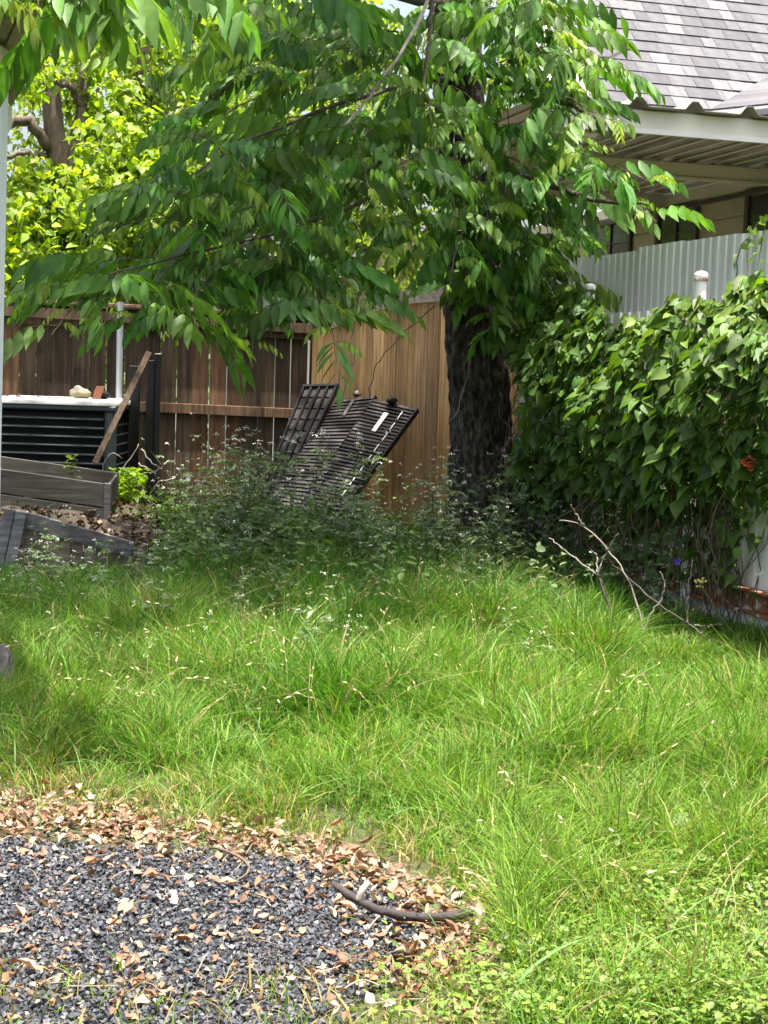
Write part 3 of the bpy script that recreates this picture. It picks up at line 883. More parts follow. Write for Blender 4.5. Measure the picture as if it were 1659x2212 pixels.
# ------------------------------------------------------------------ leaning shutters
def plane_pt(u, v, Y): return np.array(at(u, v, Y))
def shutter(tl, tr, br, bl, nsl, label, flip=False):
    """corners in world space; slats across"""
    tl, tr, br, bl = map(np.array, (tl, tr, br, bl))
    e = empty('shutter', (bl + br) / 2, label, 'shutter', 'dark shutters leaning on the cedar fence')
    ex = (tr - tl + br - bl) / 2; ed = (bl - tl + br - tr) / 2
    n = np.cross(ex, ed); n /= np.linalg.norm(n)
    if n[1] > 0: n = -n
    th = 0.028
    sw = 0.05
    wx = np.linalg.norm(ex); wl = np.linalg.norm(ed)
    def P(a, b): return tl * (1 - a) * (1 - b) + tr * a * (1 - b) + br * a * b + bl * (1 - a) * b
    def slab(name, a0, a1, b0, b1, h0, h1, parent=e, c=None):
        q = [P(a0, b0), P(a1, b0), P(a1, b1), P(a0, b1)]
        V = [p_ + n * h0 for p_ in q] + [p_ + n * h1 for p_ in q]
        o = part(name, V, BOXF, M_shutter, parent)
        if c: o.color = (*c, 1)
        return o
    if not flip:
        slab('stile', -0.01, 0.0, 0, 1, -th, 0.012, c=(0.35, 0.33, 0.35)); slab('stile', 0.985, 1.012, 0, 1, -th, 0.016, c=(0.35, 0.33, 0.35))
        slab('backing', 0.0, 0.985, 0.0, 1, -th, -0.012, c=(0.3, 0.3, 0.3))
        for k in range(nsl):
            b0 = k / nsl; b1 = (k + 0.86) / nsl
            q = [P(0.002, b0), P(0.983, b0), P(0.983, b1), P(0.002, b1)]
            V = [q[0] - n * 0.009, q[1] - n * 0.009, q[2] + n * 0.0, q[3] + n * 0.0, q[0] + n * 0.001, q[1] + n * 0.001, q[2] + n * 0.012, q[3] + n * 0.012]
            V = np.array(V) + rng.normal(0, 0.0012, (8, 3))
            o = part('slat', V, BOXF, M_shutter, e)
            g = random.uniform(0.8, 1.35); o.color = (g, g, g, 1)
    else:
        slab('backing', 0.0, 1.0, 0, 1, -th, -0.012, c=(0.8, 0.8, 0.85))
        for k in range(5):
            a0 = k / 4.0 * 0.95
            slab('stile', a0, a0 + 0.06, 0, 1, -0.0115, 0.016, c=(0.2, 0.2, 0.22))
        slab('top_edge', 0.0, 1.01, -0.02, 0.0, -th, 0.02, c=(0.35, 0.35, 0.36))
        for k in range(10):
            slab('slat', 0.065, 0.235, k / 10, k / 10 + 0.085, -0.0115, -0.002); slab('slat', 0.30, 0.47, k / 10, k / 10 + 0.085, -0.0115, -0.002)
            slab('slat', 0.54, 0.71, k / 10, k / 10 + 0.085, -0.0115, -0.002); slab('slat', 0.775, 0.945, k / 10, k / 10 + 0.085, -0.0115, -0.002)
    return e, P, n
sh1, P1, n1 = shutter(plane_pt(655, 838, 12.85), plane_pt(729, 836, 12.60), plane_pt(612, 1090, 11.9), plane_pt(560, 1075, 12.1), 0,
                      'dark shutter with lengthwise battens, leftmost of the leaning shutters', True)
sh2, P2, n2 = shutter(plane_pt(728, 866, 12.55), plane_pt(812, 856, 12.35), plane_pt(675, 1110, 11.65), plane_pt(570, 1095, 11.85), 32,
                      'dark slatted shutter leaning in the middle of the three shutters')
sh3, P3, n3 = shutter(plane_pt(808, 862, 12.2), plane_pt(903, 884, 11.98), plane_pt(730, 1120, 11.3), plane_pt(640, 1105, 11.5), 34,
                      'dark slatted shutter with white tape, nearest and rightmost of the three')
def tape(P, n, a0, a1, b0, b1, parent, mat, lift=0.014, nm='tape'):
    q = [P(a0, b0), P(a1, b0), P(a1, b1), P(a0, b1)]
    V = [p_ + n * lift for p_ in q] + [p_ + n * (lift + 0.004) for p_ in q]
    return part(nm, V, BOXF, mat, parent)
tape(P3, n3, 0.42, 0.52, 0.10, 0.27, sh3, M_white)
tape(P2, n2, 0.44, 0.52, 0.02, 0.17, sh2, M_greywood)
for k in range(8):
    b0 = 0.06 + k * 0.10
    tape(P3, n3, 0.755 + 0.004 * (k % 3), 0.775 + 0.004 * (k % 3), b0, b0 + 0.07, sh3, M_gutter, 0.013, 'chalk_mark')
q = P3(0.42, 0.0) + n3 * 0.015
V, Qb = blob(q + np.array([0, -0.01, 0.012]), (0.042, 0.035, 0.036), seed=21, amp=0.3)
part('knob', V, Qb, M_black, sh3, smooth=True)
q = P2(0.47, -0.03) + n2 * 0.01
V, Qb = blob(q, (0.035, 0.03, 0.018), seed=22, amp=0.25)
part('knob', V, Qb, M_black, sh2, smooth=True)
part('knob_label', *bevbox(q + np.array([-0.012, -0.032, 0.008]), (0.026, 0, 0.012), (0, -0.002, 0.0), (-0.005, 0, 0.016), 0.001), M_white, sh2)

# ------------------------------------------------------------------ leaf shapes
def leafshape(L, prof, fold=0.25, curl=0.15, bend=0.0, col=(1, 1, 1), seed=0):
    """prof: [(t, halfwidth/L)] interior rows; returns V,T,C, along +X, Z up"""
    V = [[0, 0, 0]]
    for (t, wd) in prof:
        z0 = -curl * t * t * L
        yb = bend * t * t * L
        V += [[t * L, yb + wd * L, z0 + fold * wd * L], [t * L, yb, z0], [t * L, yb - wd * L, z0 + fold * wd * L]]
    V.append([L, bend * L, -curl * L])
    T = [[0, 2, 1], [0, 3, 2]]
    m = len(prof)
    for i in range(m - 1):
        a = 1 + 3 * i; b = a + 3
        T += [[a, a + 1, b + 1], [a, b + 1, b], [a + 1, a + 2, b + 2], [a + 1, b + 2, b + 1]]
    a = 1 + 3 * (m - 1); e = 1 + 3 * m
    T += [[a, a + 1, e], [a + 1, a + 2, e]]
    V = np.array(V, float)
    C = np.tile(np.array(col, float), (len(V), 1))
    return V, np.array(T), C

LANCE = [(0.12, 0.08), (0.36, 0.168), (0.66, 0.128), (0.88, 0.045)]
def compound(seed, n_pair=5, L=0.36, young=False, low=False):
    rg = np.random.default_rng(seed)
    k = 0.5 + 0.5 * rg.random()
    VV, TT, CC, n = [], [], [], 0
    def add(V, T, C):
        nonlocal n
        VV.append(V); TT.append(T + n); CC.append(C); n += len(V)
    def rp(t): return np.array([t * L * (1 - 0.12 * k * t), 0.05 * L * math.sin(2 * t + seed), -k * 0.55 * t * t * L + 0.06 * L * math.sin(math.pi * t)])
    if not low:
        pts = np.array([rp(t) for t in np.linspace(0, 1, 6)])
        V, Fs2 = tube(pts, np.linspace(0.0028, 0.001, 6), 3, cap=False)
        Q = Fs2[0]; T = np.concatenate([Q[:, [0, 1, 2]], Q[:, [0, 2, 3]]])
        add(V, T, np.tile([[0.13, 0.17, 0.04]], (len(V), 1)))
    droop = 0.30 + 0.62 * rg.random()
    for i in range(n_pair + 1):
        term = i == n_pair
        t = 0.22 + 0.74 * i / n_pair
        base = rp(min(t, 1.0)); tan = rp(min(t + 0.03, 1.03)) - rp(t - 0.03); tan /= np.linalg.norm(tan)
        for s in ((0,) if term else (-1, 1)):
            ll = L * (0.31 if young else 0.35) * (0.72 + 0.5 * math.sin(math.pi * (0.15 + 0.75 * i / n_pair))) * rg.uniform(0.88, 1.1)
            d = tan * 0.42 + np.array([0, 1, 0]) * s * 0.8 if s else tan
            dr = droop * rg.uniform(0.85, 1.12)
            d = d * (1 - dr * 0.75) + np.array([0, 0, -1.0]) * dr
            up = np.array([0.15 * rg.normal(), 0.15 * rg.normal() + 0.25 * s, 1.0]) if not term else np.array([0, 0, 1.0])
            up = up * (1 - 0.75 * dr) + np.array([0.6 * rg.normal() + 0.2, 1.0 * (s or 1) + 0.5 * rg.normal(), 0.35]) * dr
            M = frame(d, up)
            cv = rg.uniform(0.7, 1.3)
            c = np.array([0.105, 0.215, 0.048]) * cv
            if young: c = np.array([0.22, 0.34, 0.06]) * cv
            V, T, C = leafshape(ll, LANCE if not low else [(0.45, 0.17)], 0.28 * rg.uniform(0.5, 1.3), rg.uniform(0.05, 0.3), -0.12 * s * rg.uniform(0, 1.5), c)
            # paler midrib, darker margins
            if not low: C[2:-1:3] *= 1.12
            add(V @ M[:3, :3].T + base + np.array([0, 0, 0]), T, C)
    return np.concatenate(VV), np.concatenate(TT), np.concatenate(CC)
PEC = [compound(s, random.choice((4, 5, 5, 6)), random.uniform(0.34, 0.47)) for s in range(12)]
PEC += [compound(50 + s, random.choice((4, 5)), random.uniform(0.20, 0.27), True) for s in range(5)]
PECLOW = [compound(80 + s, 5, 0.38, False, True) for s in range(4)]

# ------------------------------------------------------------------ pecan tree
tree = empty('pecan_tree', (at(1045, 1150, 11.35)[0], 11.35, 0), 'large dark-barked pecan tree with drooping compound leaves over the yard', 'tree')
ctr = [(1054, 1225, 0.44), (1048, 1130, 0.285), (1042, 1000, 0.245), (1037, 900, 0.232), (1028, 750, 0.222), (1014, 550, 0.205), (1000, 320, 0.19), (988, 100, 0.172), (978, -150, 0.155), (960, -500, 0.12), (950, -900, 0.07)]
pts = smooth_path([at(u, v, 11.35) for (u, v, r) in ctr], 160)
rad = np.interp(np.linspace(0, len(ctr) - 1, 160), np.arange(len(ctr)), [r for *_, r in ctr])
V, Fs2 = tube(pts, rad, 72)
ax_ = pts.repeat(72, 0)
dv = V - ax_
ang = np.tile(np.arange(72), 160) / 72.0
rid = np.abs(vnoise(ang * 26, V[:, 2] * 4.5, 1.0) - 0.5) * 1.3 + vnoise(ang * 48, V[:, 2] * 15.0, 1.0) * 0.45
V = ax_ + dv * (0.86 + 0.24 * rid)[:, None]
part('trunk', V, Fs2, M_bark, tree, smooth=False)

def limb(pl, r0, r1, name='limb', mat=M_twig):
    P = smooth_path([at(*q) for q in pl], 16, 0.006)
    V, Fs2 = tube(P, np.linspace(r0, r1, 16), 7)
    part(name, V, Fs2, mat, tree, smooth=True)
    return P
limb([(1000, 330, 11.3), (860, 400, 10.4), (700, 470, 9.6), (450, 540, 8.8), (200, 600, 8.3)], 0.02, 0.005)
limb([(992, 160, 11.3), (850, 190, 10.4), (690, 240, 9.6), (480, 330, 8.9), (380, 420, 8.5)], 0.019, 0.005)
limb([(985, 20, 11.3), (850, -20, 10), (700, -60, 9), (450, -130, 7.2), (120, -150, 5.2)], 0.06, 0.014)
limb([(1030, 360, 11.3), (1130, 380, 10.6), (1280, 430, 9.9), (1400, 440, 9.4)], 0.035, 0.006)
limb([(1010, 140, 11.3), (1100, 180, 10.8), (1240, 230, 10.2), (1330, 280, 9.8)], 0.035, 0.006)
# dead pale branch stubs
limb([(940, -60, 9.4), (905, 45, 9.3), (830, 165, 9.1), (785, 225, 9.05), (745, 275, 9.0)], 0.011, 0.009, 'dead_branch', M_pale)
limb([(938, -60, 9.6), (932, 40, 9.6), (922, 120, 9.55), (914, 190, 9.5)], 0.017, 0.010, 'dead_branch', M_twig)
limb([(1018, 740, 10.9), (1012, 800, 10.8), (990, 880, 10.75), (965, 915, 10.7)], 0.004, 0.002, 'hanging_twig', M_pale)
limb([(940, 660, 11.0), (830, 760, 11.3), (800, 830, 11.5), (798, 862, 11.9)], 0.004, 0.003, 'hanging_twig', M_twig)
limb([(770, 760, 11.6), (740, 860, 11.8), (742, 900, 11.9)], 0.003, 0.002, 'hanging_twig', M_twig)

SP = [ # (start u,v,D) -> (end u,v,D), number of leaves
 ((330, 555, 8.6), (60, 650, 8.2), 8), ((260, 590, 8.4), (110, 720, 8.0), 7), ((300, 600, 8.4), (215, 720, 8.1), 6), ((400, 555, 8.7), (285, 710, 8.2), 8), ((480, 540, 8.9), (385, 720, 8.4), 9), ((450, 580, 8.8), (440, 700, 8.4), 6),
 ((600, 510, 9.3), (545, 690, 8.7), 8), ((690, 520, 9.6), (690, 700, 8.8), 8), ((690, 530, 9.6), (810, 690, 8.9), 8), ((520, 520, 9.0), (240, 490, 8.4), 9),
 ((560, 520, 9.2), (480, 610, 8.6), 6), ((640, 500, 9.4), (620, 600, 8.8), 6), ((760, 480, 9.8), (800, 600, 9.2), 6),
 ((480, 330, 9.0), (400, 300, 8.5), 6), ((420, 380, 8.8), (270, 430, 8.4), 7), ((560, 320, 9.2), (470, 440, 8.5), 8), ((650, 270, 9.5), (600, 440, 8.7), 8),
 ((740, 250, 9.8), (800, 430, 8.9), 8), ((520, 340, 9.1), (540, 470, 8.6), 7), ((450, 420, 8.8), (370, 500, 8.4), 6),
 ((420, -110, 7.5), (290, 190, 7.1), 9), ((100, -130, 5.0), (50, -10, 4.8), 8), ((230, -120, 5.4), (160, 0, 5.2), 8), ((150, -110, 5.2), (100, 10, 5.0), 7), ((350, -90, 7.1), (390, 40, 6.8), 8),
 ((30, -110, 4.9), (0, 10, 4.7), 7), ((180, -60, 6.9), (235, 40, 6.7), 6), ((300, -110, 6.0), (260, 30, 5.8), 6), ((380, -100, 6.4), (330, 60, 6.2), 7), ((60, -60, 5.0), (90, 50, 4.9), 6), 
 ((520, -80, 7.7), (500, 40, 7.4), 7), ((620, -60, 8.2), (560, 70, 7.8), 7), ((700, -60, 9), (660, 70, 8.6), 7),
 ((800, 20, 10), (640, 110, 9.1), 8), ((860, 70, 10.2), (730, 150, 9.3), 8), ((880, 130, 10.2), (790, 220, 9.2), 8), ((900, 180, 10.3), (940, 300, 9.4), 7),
 ((910, 230, 10.4), (1010, 320, 9.3), 7), ((890, 310, 10.2), (870, 400, 9.1), 7), ((950, 360, 10.6), (990, 490, 9.7), 7), ((800, 360, 9.8), (840, 510, 9.1), 7),
 ((600, 60, 9.0), (540, 160, 8.6), 7), ((760, 100, 9.8), (660, 200, 9.1), 7), ((830, 260, 10), (760, 380, 9.2), 7), ((700, 380, 9.4), (650, 500, 8.8), 7),
 ((1020, 60, 10.9), (1110, 40, 10.1), 6), ((1040, 150, 10.9), (1340, 170, 9.8), 9), ((1060, 230, 10.8), (1340, 270, 9.6), 9), ((1060, 300, 10.8), (1270, 340, 9.8), 8),
 ((1250, 420, 10.0), (1420, 480, 9.2), 6), ((1200, 390, 10.3), (1420, 400, 9.3), 7), ((1070, 420, 10.9), (1230, 530, 10), 8), ((1050, 20, 10.8), (1210, 80, 10), 7),
 ((1060, -50, 10.8), (1180, 20, 10), 7), ((1040, 480, 10.9), (1180, 600, 10.4), 8), ((1040, 540, 10.9), (1140, 700, 10.5), 8), ((1010, 420, 11.0), (1060, 560, 10.5), 7), ((1060, 600, 10.9), (1120, 720, 10.6), 7), ((1080, 640, 10.9), (1150, 780, 10.6), 7), ((1030, 580, 10.9), (1070, 700, 10.6), 6), ((1110, 560, 10.7), (1200, 640, 10.4), 7), ((1090, 520, 10.7), (1170, 560, 10.3), 6), ((1100, 680, 10.8), (1150, 850, 10.6), 6), ((560, 600, 8.9), (545, 765, 8.5), 7), ((690, 620, 9.0), (725, 765, 8.6), 7), ((640, 560, 9.2), (660, 690, 8.8), 6), ((600, 420, 9.2), (520, 540, 8.7), 7), ((880, 460, 9.9), (900, 540, 9.5), 6),
 ((1000, 500, 10.9), (1040, 640, 10.5), 7), ((1060, 560, 10.8), (1110, 640, 10.4), 6), ((1080, 330, 10.7), (1180, 430, 10.1), 7), ((1100, 190, 10.7), (1230, 200, 10.0), 7),
 ((1110, 120, 10.7), (1260, 140, 10.0), 7), ((1100, 270, 10.5), (1190, 330, 10.0), 7), ((1200, -120, 9.6), (1320, -20, 9.2), 3), ((990, 250, 10.8), (1060, 400, 10.0), 7),
 ((980, 120, 10.8), (1060, 230, 10.1), 7), ((900, 420, 10.4), (930, 560, 9.8), 6), ((760, 560, 9.7), (700, 640, 9.2), 6), ((560, 600, 9.0), (600, 700, 8.7), 6),
]
poly = [(430, 20), (1200, 0), (1220, 200), (1210, 420), (1200, 600), (1120, 650), (1000, 600), (860, 560), (700, 600), (560, 560), (430, 470), (440, 250)]
k = 0
while k < 66:
    u_, v_ = random.uniform(400, 1230), random.uniform(0, 660)
    if not inpoly(np.array([u_]), np.array([v_]), poly)[0]: continue
    if 940 < u_ < 1040 and v_ < 190: continue
    du = (u_ - 1000); D = random.uniform(9.6, 11.0)
    SP.append(((u_ - 0.25 * du + random.uniform(-30, 30), v_ - random.uniform(60, 120), D + 0.4), (u_ + 0.15 * du + random.uniform(-40, 40), v_ + random.uniform(0, 70), D - 0.2), 6))
    k += 1
twigs = MB()
LI, LM, LT, LP = [], [], [], []
def spray(a, b, n, young_end=True, low=False, tw=True):
    a, b = np.array(a), np.array(b)
    mid = (a + b) / 2 + np.array([0, 0, 0.10 * np.linalg.norm(b - a)])
    P = smooth_path([a, mid, b], 9, 0.004)
    if tw:
        V, Fs2 = tube(P, np.linspace(0.006, 0.002, 9), 4, cap=False)
        twigs.add(V, Fs2, (0.7, 0.8, 0.5))
    d = (b - a); d /= np.linalg.norm(d)
    for i in range(n):
        t = 0.15 + 0.85 * i / max(n - 1, 1)
        q = P[min(int(t * 8), 7)] + (P[min(int(t * 8) + 1, 8)] - P[min(int(t * 8), 7)]) * (t * 8 - int(t * 8))
        az = math.atan2(d[1], d[0]) + (1 if i % 2 else -1) * random.uniform(0.5, 1.3) * (1 if i < n - 1 else 0.2)
        x = np.array([math.cos(az), 0.6 * math.sin(az), random.uniform(-0.25, 0.4)])
        M = frame(x, (random.gauss(0, 0.25), random.gauss(0, 0.25), 1))
        s_ = random.choice((random.uniform(0.65, 0.95), random.uniform(0.95, 1.3)))
        M[:3, :3] *= s_; M[:3, 3] = q
        young = young_end and i >= n - 3 and random.random() < 0.7
        LI.append(random.randrange(12, 17) if young else random.randrange(12)); LM.append(M)
        g = random.uniform(0.65, 1.25)
        LT.append((g * random.uniform(0.8, 1.2), g, g * random.uniform(0.8, 1.25))); LP.append(q)
for (a, b, n) in SP:
    spray(at(*a), at(*b), n)
LI, LM, LT, LP = np.array(LI), np.array(LM), np.array(LT), np.array(LP)
uu, vv = project(LP)
vis = (uu > 10) & (uu < 1640) & (vv > 10) & (vv < 900)
order = np.argsort(LP[:, 1] + (~vis) * 100)
near = order[:300]; rest = order[300:]
PM = [mesh('leaf', V, T, M_leaf, C, True) for (V, T, C) in PEC]
tl_ = np.array(tree.location)
for i in near:
    o = link('leaf', PM[LI[i]], tree)
    M = LM[i].copy(); M[:3, 3] -= tl_
    o.matrix_local = Matrix(M)
    o.color = (*LT[i], 1)
V, T, C = join(PEC, LI[rest], LM[rest], LT[rest])
tag(part('foliage', V, T, M_leaf, tree, C, True), kind='stuff')
# unseen pecan crown leaves, clustered overhead to shade the back lawn
up_idx, up_M, up_T = [], [], []
for k in range(235):
    a = random.uniform(0, 6.283)
    c = np.array([random.uniform(-3.6, 1.0), random.uniform(6.8, 9.6), random.uniform(4.9, 7.4)]) if k < 195 else np.array([random.uniform(-3.6, 0.6), random.uniform(10.2, 12.2), random.uniform(4.9, 7.6)])
    for j in range(5):
        M = frame((math.cos(a + random.gauss(0, 1)), math.sin(a + random.gauss(0, 1)), random.uniform(-0.5, 0.3)), (random.gauss(0, 0.3), random.gauss(0, 0.3), 1))
        M[:3, :3] *= random.uniform(0.9, 1.3); M[:3, 3] = c + rng.normal(0, 0.22, 3)
        up_idx.append(random.randrange(4)); up_M.append(M); g = random.uniform(0.7, 1.2); up_T.append((g, g, g))
V, T, C = join(PECLOW, np.array(up_idx), np.array(up_M), np.array(up_T))
tag(part('shade_foliage', V, T, M_leaf, tree, C, True), kind='stuff')
for k in range(9):
    a = k * 0.7 + 0.2
    z0 = 4.3 + 0.35 * k
    st = np.array([at(975, -300, 11.35)[0], 11.35, z0])
    P = smooth_path([st, st + np.array([math.cos(a) * 1.2, math.sin(a) * 1.2, 0.7]), st + np.array([math.cos(a) * 2.8, math.sin(a) * 2.8, 1.2])], 8, 0.03)
    V, Fs2 = tube(P, np.linspace(0.06, 0.012, 8), 6)
    part('limb', V, Fs2, M_bark, tree, smooth=True)
V, Fs2, C = twigs.arrays()
part('twigs', V, Fs2, M_twig, tree, C, True)['kind'] = 'stuff'

# ------------------------------------------------------------------ vines on the right fence
HEART = [(0.02, 0.22), (0.14, 0.40), (0.38, 0.38), (0.66, 0.22), (0.86, 0.08)]
def heart(seed):
    rg = np.random.default_rng(seed)
    V, T, C = leafshape(1.0, HEART, rg.uniform(0.1, 0.5), rg.uniform(0.05, 0.35), rg.uniform(-0.15, 0.15), np.array([0.082, 0.165, 0.038]) * rg.uniform(0.85, 1.15))
    V[1, 0] -= 0.10; V[3, 0] -= 0.10
    V[:, 0] += 0.12
    C[2::3] *= 1.15
    return V, T, C
HV = [heart(s) for s in range(6)]
def slen(u, v=900):                           # point on the vine plane for a pixel column
    return hit(u, v, FP, FN)
n = 11500
sy = rng.uniform(5.6, 12.3, n)
hem = 0.58 + 0.20 * (vnoise(sy, sy * 0, 0.5) - 0.5) * 2
hem = np.where(sy > 10.2, 0.5, hem); hem = np.where(sy < 8.6, 0.80 + 0.30 * (vnoise(sy, sy * 0 + 3, 0.3) - 0.5), hem)
topz = 1.86 + 0.16 * (vnoise(sy, sy * 0 + 9, 0.33) - 0.5) * 2 + 0.06 * (vnoise(sy, sy * 0 + 5, 0.09) - 0.5) * 2 + 0.07 * np.clip((sy - 9.6), 0, 2)
zr = rng.random(n)
sz = hem + (topz - hem) * zr ** 0.85
lowm = rng.random(n) < 0.13
sz = np.where(lowm, rng.uniform(0.25, 0.9, n) , sz)
rel = np.clip((sz - hem) / (topz - hem), 0, 1)
bul = 0.10 + 0.29 * np.sin(np.pi * np.clip(rel * 0.80 + 0.12, 0, 1)) * (0.35 + 1.2 * vnoise(sy, sz, 0.35)) + 0.10 * vnoise(sy, sz, 0.13)
bul = np.where(lowm, 0.05 + 0.10 * rng.random(n), bul)
depth = bul * np.where(rng.random(n) < 0.75, rng.uniform(0.80, 1.05, n), rng.uniform(0.1, 0.8, n))
VP = np.array([FR(a) for a in sy]) + FN[None] * depth[:, None]; VP[:, 2] = sz
uu, vv = project(VP)
ok = ((uu < 1592 + 30 * vnoise(sz, sz * 0 + 4, 0.1)) | (vv < 1130) | (rng.random(len(uu)) < 0.05)) & (uu > 1118 + 35 * (vnoise(sz, sz * 0, 0.12) - 0.3) - 40 * np.clip((sz - 1.2), 0, 1))
sy, sz, depth, bul, rel, VP = sy[ok], sz[ok], depth[ok], bul[ok], rel[ok], VP[ok]
n = len(sy)
VM, VI, VT = [], [], []
for i in range(n):
    tip = np.array([0, 0, -1.0]) * random.uniform(0.1, 1.0) + FN * random.uniform(0.0, 0.9) + FD * random.gauss(0, 0.55)
    nrm = FN * random.uniform(0.1, 1) + HZ * random.uniform(0.3, 1.3) + FD * random.gauss(0, 0.6)
    M = frame(tip, nrm)
    M[:3, :3] *= random.uniform(0.04, 0.112)
    M[:3, 3] = VP[i]
    VM.append(M); VI.append(random.randrange(6))
    g = random.uniform(0.55, 1.45)
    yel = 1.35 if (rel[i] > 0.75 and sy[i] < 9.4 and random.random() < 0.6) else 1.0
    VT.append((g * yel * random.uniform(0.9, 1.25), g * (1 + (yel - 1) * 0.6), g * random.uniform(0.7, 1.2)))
VM, VI, VT = np.array(VM), np.array(VI), np.array(VT)
vine = empty('vine', FR(9.5) + FN * 0.1, 'dense heart-leaved vine covering the white panel fence', 'vine')
uu, vv = project(VP)
score = (depth / bul) + 0.25 * (1 - np.abs(uu - 1400) / 300) + np.where((uu > 1090) & (uu < 1650), 0, -5) + rng.random(n) * 0.3
order = np.argsort(-score)
HM = [mesh('leaf', V, T, M_vine, C, True) for (V, T, C) in HV]
vl = np.array(vine.location)
for i in order[:300]:
    o = link('leaf', HM[VI[i]], vine)
    M = VM[i].copy(); M[:3, :3] *= 1.1; M[:3, 3] -= vl
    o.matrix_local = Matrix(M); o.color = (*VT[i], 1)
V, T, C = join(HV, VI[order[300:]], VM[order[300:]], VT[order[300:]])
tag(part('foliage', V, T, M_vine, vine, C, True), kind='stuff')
st = MB()
for k in range(620):
    y0 = random.uniform(6.5, 11.3); z0 = random.uniform(0.6, 1.6)
    p0 = FR(y0) + FN * random.uniform(0.03, 0.24) + HZ * z0
    p1 = FR(y0 + random.gauss(0, 0.25)) + FN * random.uniform(0.03, 0.15) + HZ * max(0, z0 - random.uniform(0.4, 1.3))
    uq = float(project(((p0 * 0.3 + p1 * 0.7))[None])[0][0])
    if uq > 1600 and random.random() < 0.85: continue
    P = smooth_path([p0, (p0 + p1) / 2 + rng.normal(0, 0.11, 3) * np.array([1, 1, 0.5]), p1], 9, 0.013)
    V, Fs2 = tube(P, random.uniform(0.0015, 0.0045), 4, cap=False)
    g = random.uniform(0.5, 1.5)
    st.add(V, Fs2, (g, g * 0.95, g * 0.9))
stm = st.part('stems', plain('vine_stem', (0.11, 0.085, 0.065), 0.85, attr=True), vine, True); stm['kind'] = 'stuff'
# thin vine shoots up the steel fence
for (ua, va_, ub, vb_) in ((1615, 600, 1620, 485), (1590, 600, 1640, 480), (1640, 590, 1655, 470)):
    a = hit(ua, va_, FR(9) - FN * 0.25, FN); b = hit(ub, vb_, FR(9) - FN * 0.28, FN)
    P = smooth_path([a, (a + b) / 2 + rng.normal(0, 0.03, 3), b], 8, 0.006)
    V, Fs2 = tube(P, 0.003, 4); part('shoot', V, Fs2, M_twig, vine)
    for q in P[2:]:
        i = random.randrange(6)
        o = link('leaf', HM[i], vine); M = frame(rng.normal(0, 1, 3), FN + HZ * 0.5); M[:3, :3] *= 0.05; M[:3, 3] = q - vl; o.matrix_local = Matrix(M); o.color = (1.5, 1.4, 1, 1)
# red trumpet flowers
def trumpet(c, d, s):
    d = np.array(d, float); M = frame(d, (0.1, 0.2, 1))
    V, T = [], []
    ringp = [(0, 0.12), (0.35, 0.16), (0.75, 0.25), (0.95, 0.42), (1.0, 0.62)]
    for (x, r) in ringp:
        for k in range(10):
            a = 2 * math.pi * k / 10
            rr_ = r * (1 + (0.18 if k % 2 == 0 else -0.1) * (x > 0.9))
            V.append([x * s, rr_ * s * 0.5 * math.cos(a), rr_ * s * 0.5 * math.sin(a)])
    Q = [[i * 10 + k, i * 10 + (k + 1) % 10, (i + 1) * 10 + (k + 1) % 10, (i + 1) * 10 + k] for i in range(4) for k in range(10)]
    return np.array(V) @ M[:3, :3].T + np.asarray(c), np.array(Q)
fc = hit(1627, 1000, FP + FN * 0.35, FN)
fl = empty('trumpet_flower', fc, 'orange-red trumpet flower cluster among the vine leaves', 'flower')
for k in range(6):
    d = FN * random.uniform(0.4, 1) + np.array([random.gauss(0, .5), random.gauss(0, .5), random.uniform(-0.4, 0.5)])
    V, Q = trumpet(fc + rng.normal(0, 0.014, 3), d, random.uniform(0.04, 0.055))
    part('blossom', V, Q, M_red, fl, np.tile([[0.62, 0.10, 0.05]], (len(V), 1)), True)

# ------------------------------------------------------------------ trees behind the left fence
def tri_heart(seed):
    rg = np.random.default_rng(seed)
    return leafshape(1.0, [(0.22, 0.36), (0.6, 0.24)], rg.uniform(0.1, 0.5), rg.uniform(0.1, 0.4), 0, (1, 1, 1))
FL = [tri_heart(s) for s in range(4)]
def far_tree(base, limbs, clumps, nleaf, lsize, col, label, group='trees beyond the board fence', mat=M_far, trunkmat=M_greytrunk):
    t = empty('background_tree', base, label, 'tree', group)
    for (pl, r0, r1) in limbs:
        P = smooth_path(pl, 16, 0.02)
        V, Fs2 = tube(P, np.linspace(r0, r1, 16), 8)
        part('trunk' if r0 > 0.08 else 'branch', V, Fs2, trunkmat, t, smooth=True)
    idx, Ms, Tn = [], [], []
    tw = sum(c[1] ** 2 for c in clumps)
    for (c, r) in clumps:
        m = int(nleaf * r * r / tw)
        for i in range(m):
            d = rng.normal(0, 1, 3); d /= np.linalg.norm(d)
            p_ = np.asarray(c) + d * r * random.uniform(0.55, 1.05) ** 0.6 * np.array([1.15, 0.9, 0.75])
            M = frame((random.gauss(0, 1), random.gauss(0, 1), random.uniform(-1.2, 0.1)), (random.gauss(0, 0.5), random.gauss(0, 0.5), 1))
            M[:3, :3] *= lsize * random.uniform(0.6, 1.25); M[:3, 3] = p_
            idx.append(random.randrange(4)); Ms.append(M)
            g = random.choice((random.uniform(0.45, 0.8), random.uniform(0.8, 1.2), random.uniform(1.1, 1.6)))
            Tn.append(np.array(col) * g * np.array([random.uniform(0.85, 1.15), 1, random.uniform(0.7, 1.3)]))
    V, T, C = join(FL, np.array(idx), np.array(Ms), np.array(Tn))
    o = part('crown', V, T, mat, t, C, True); o['kind'] = 'stuff'
    return t
def clumps_px(lst, Y, dY=1.0):
    return [(at(u, v, Y + random.uniform(-dY, dY)), r) for (u, v, r) in lst]
B1 = at(130, 700, 16.5)
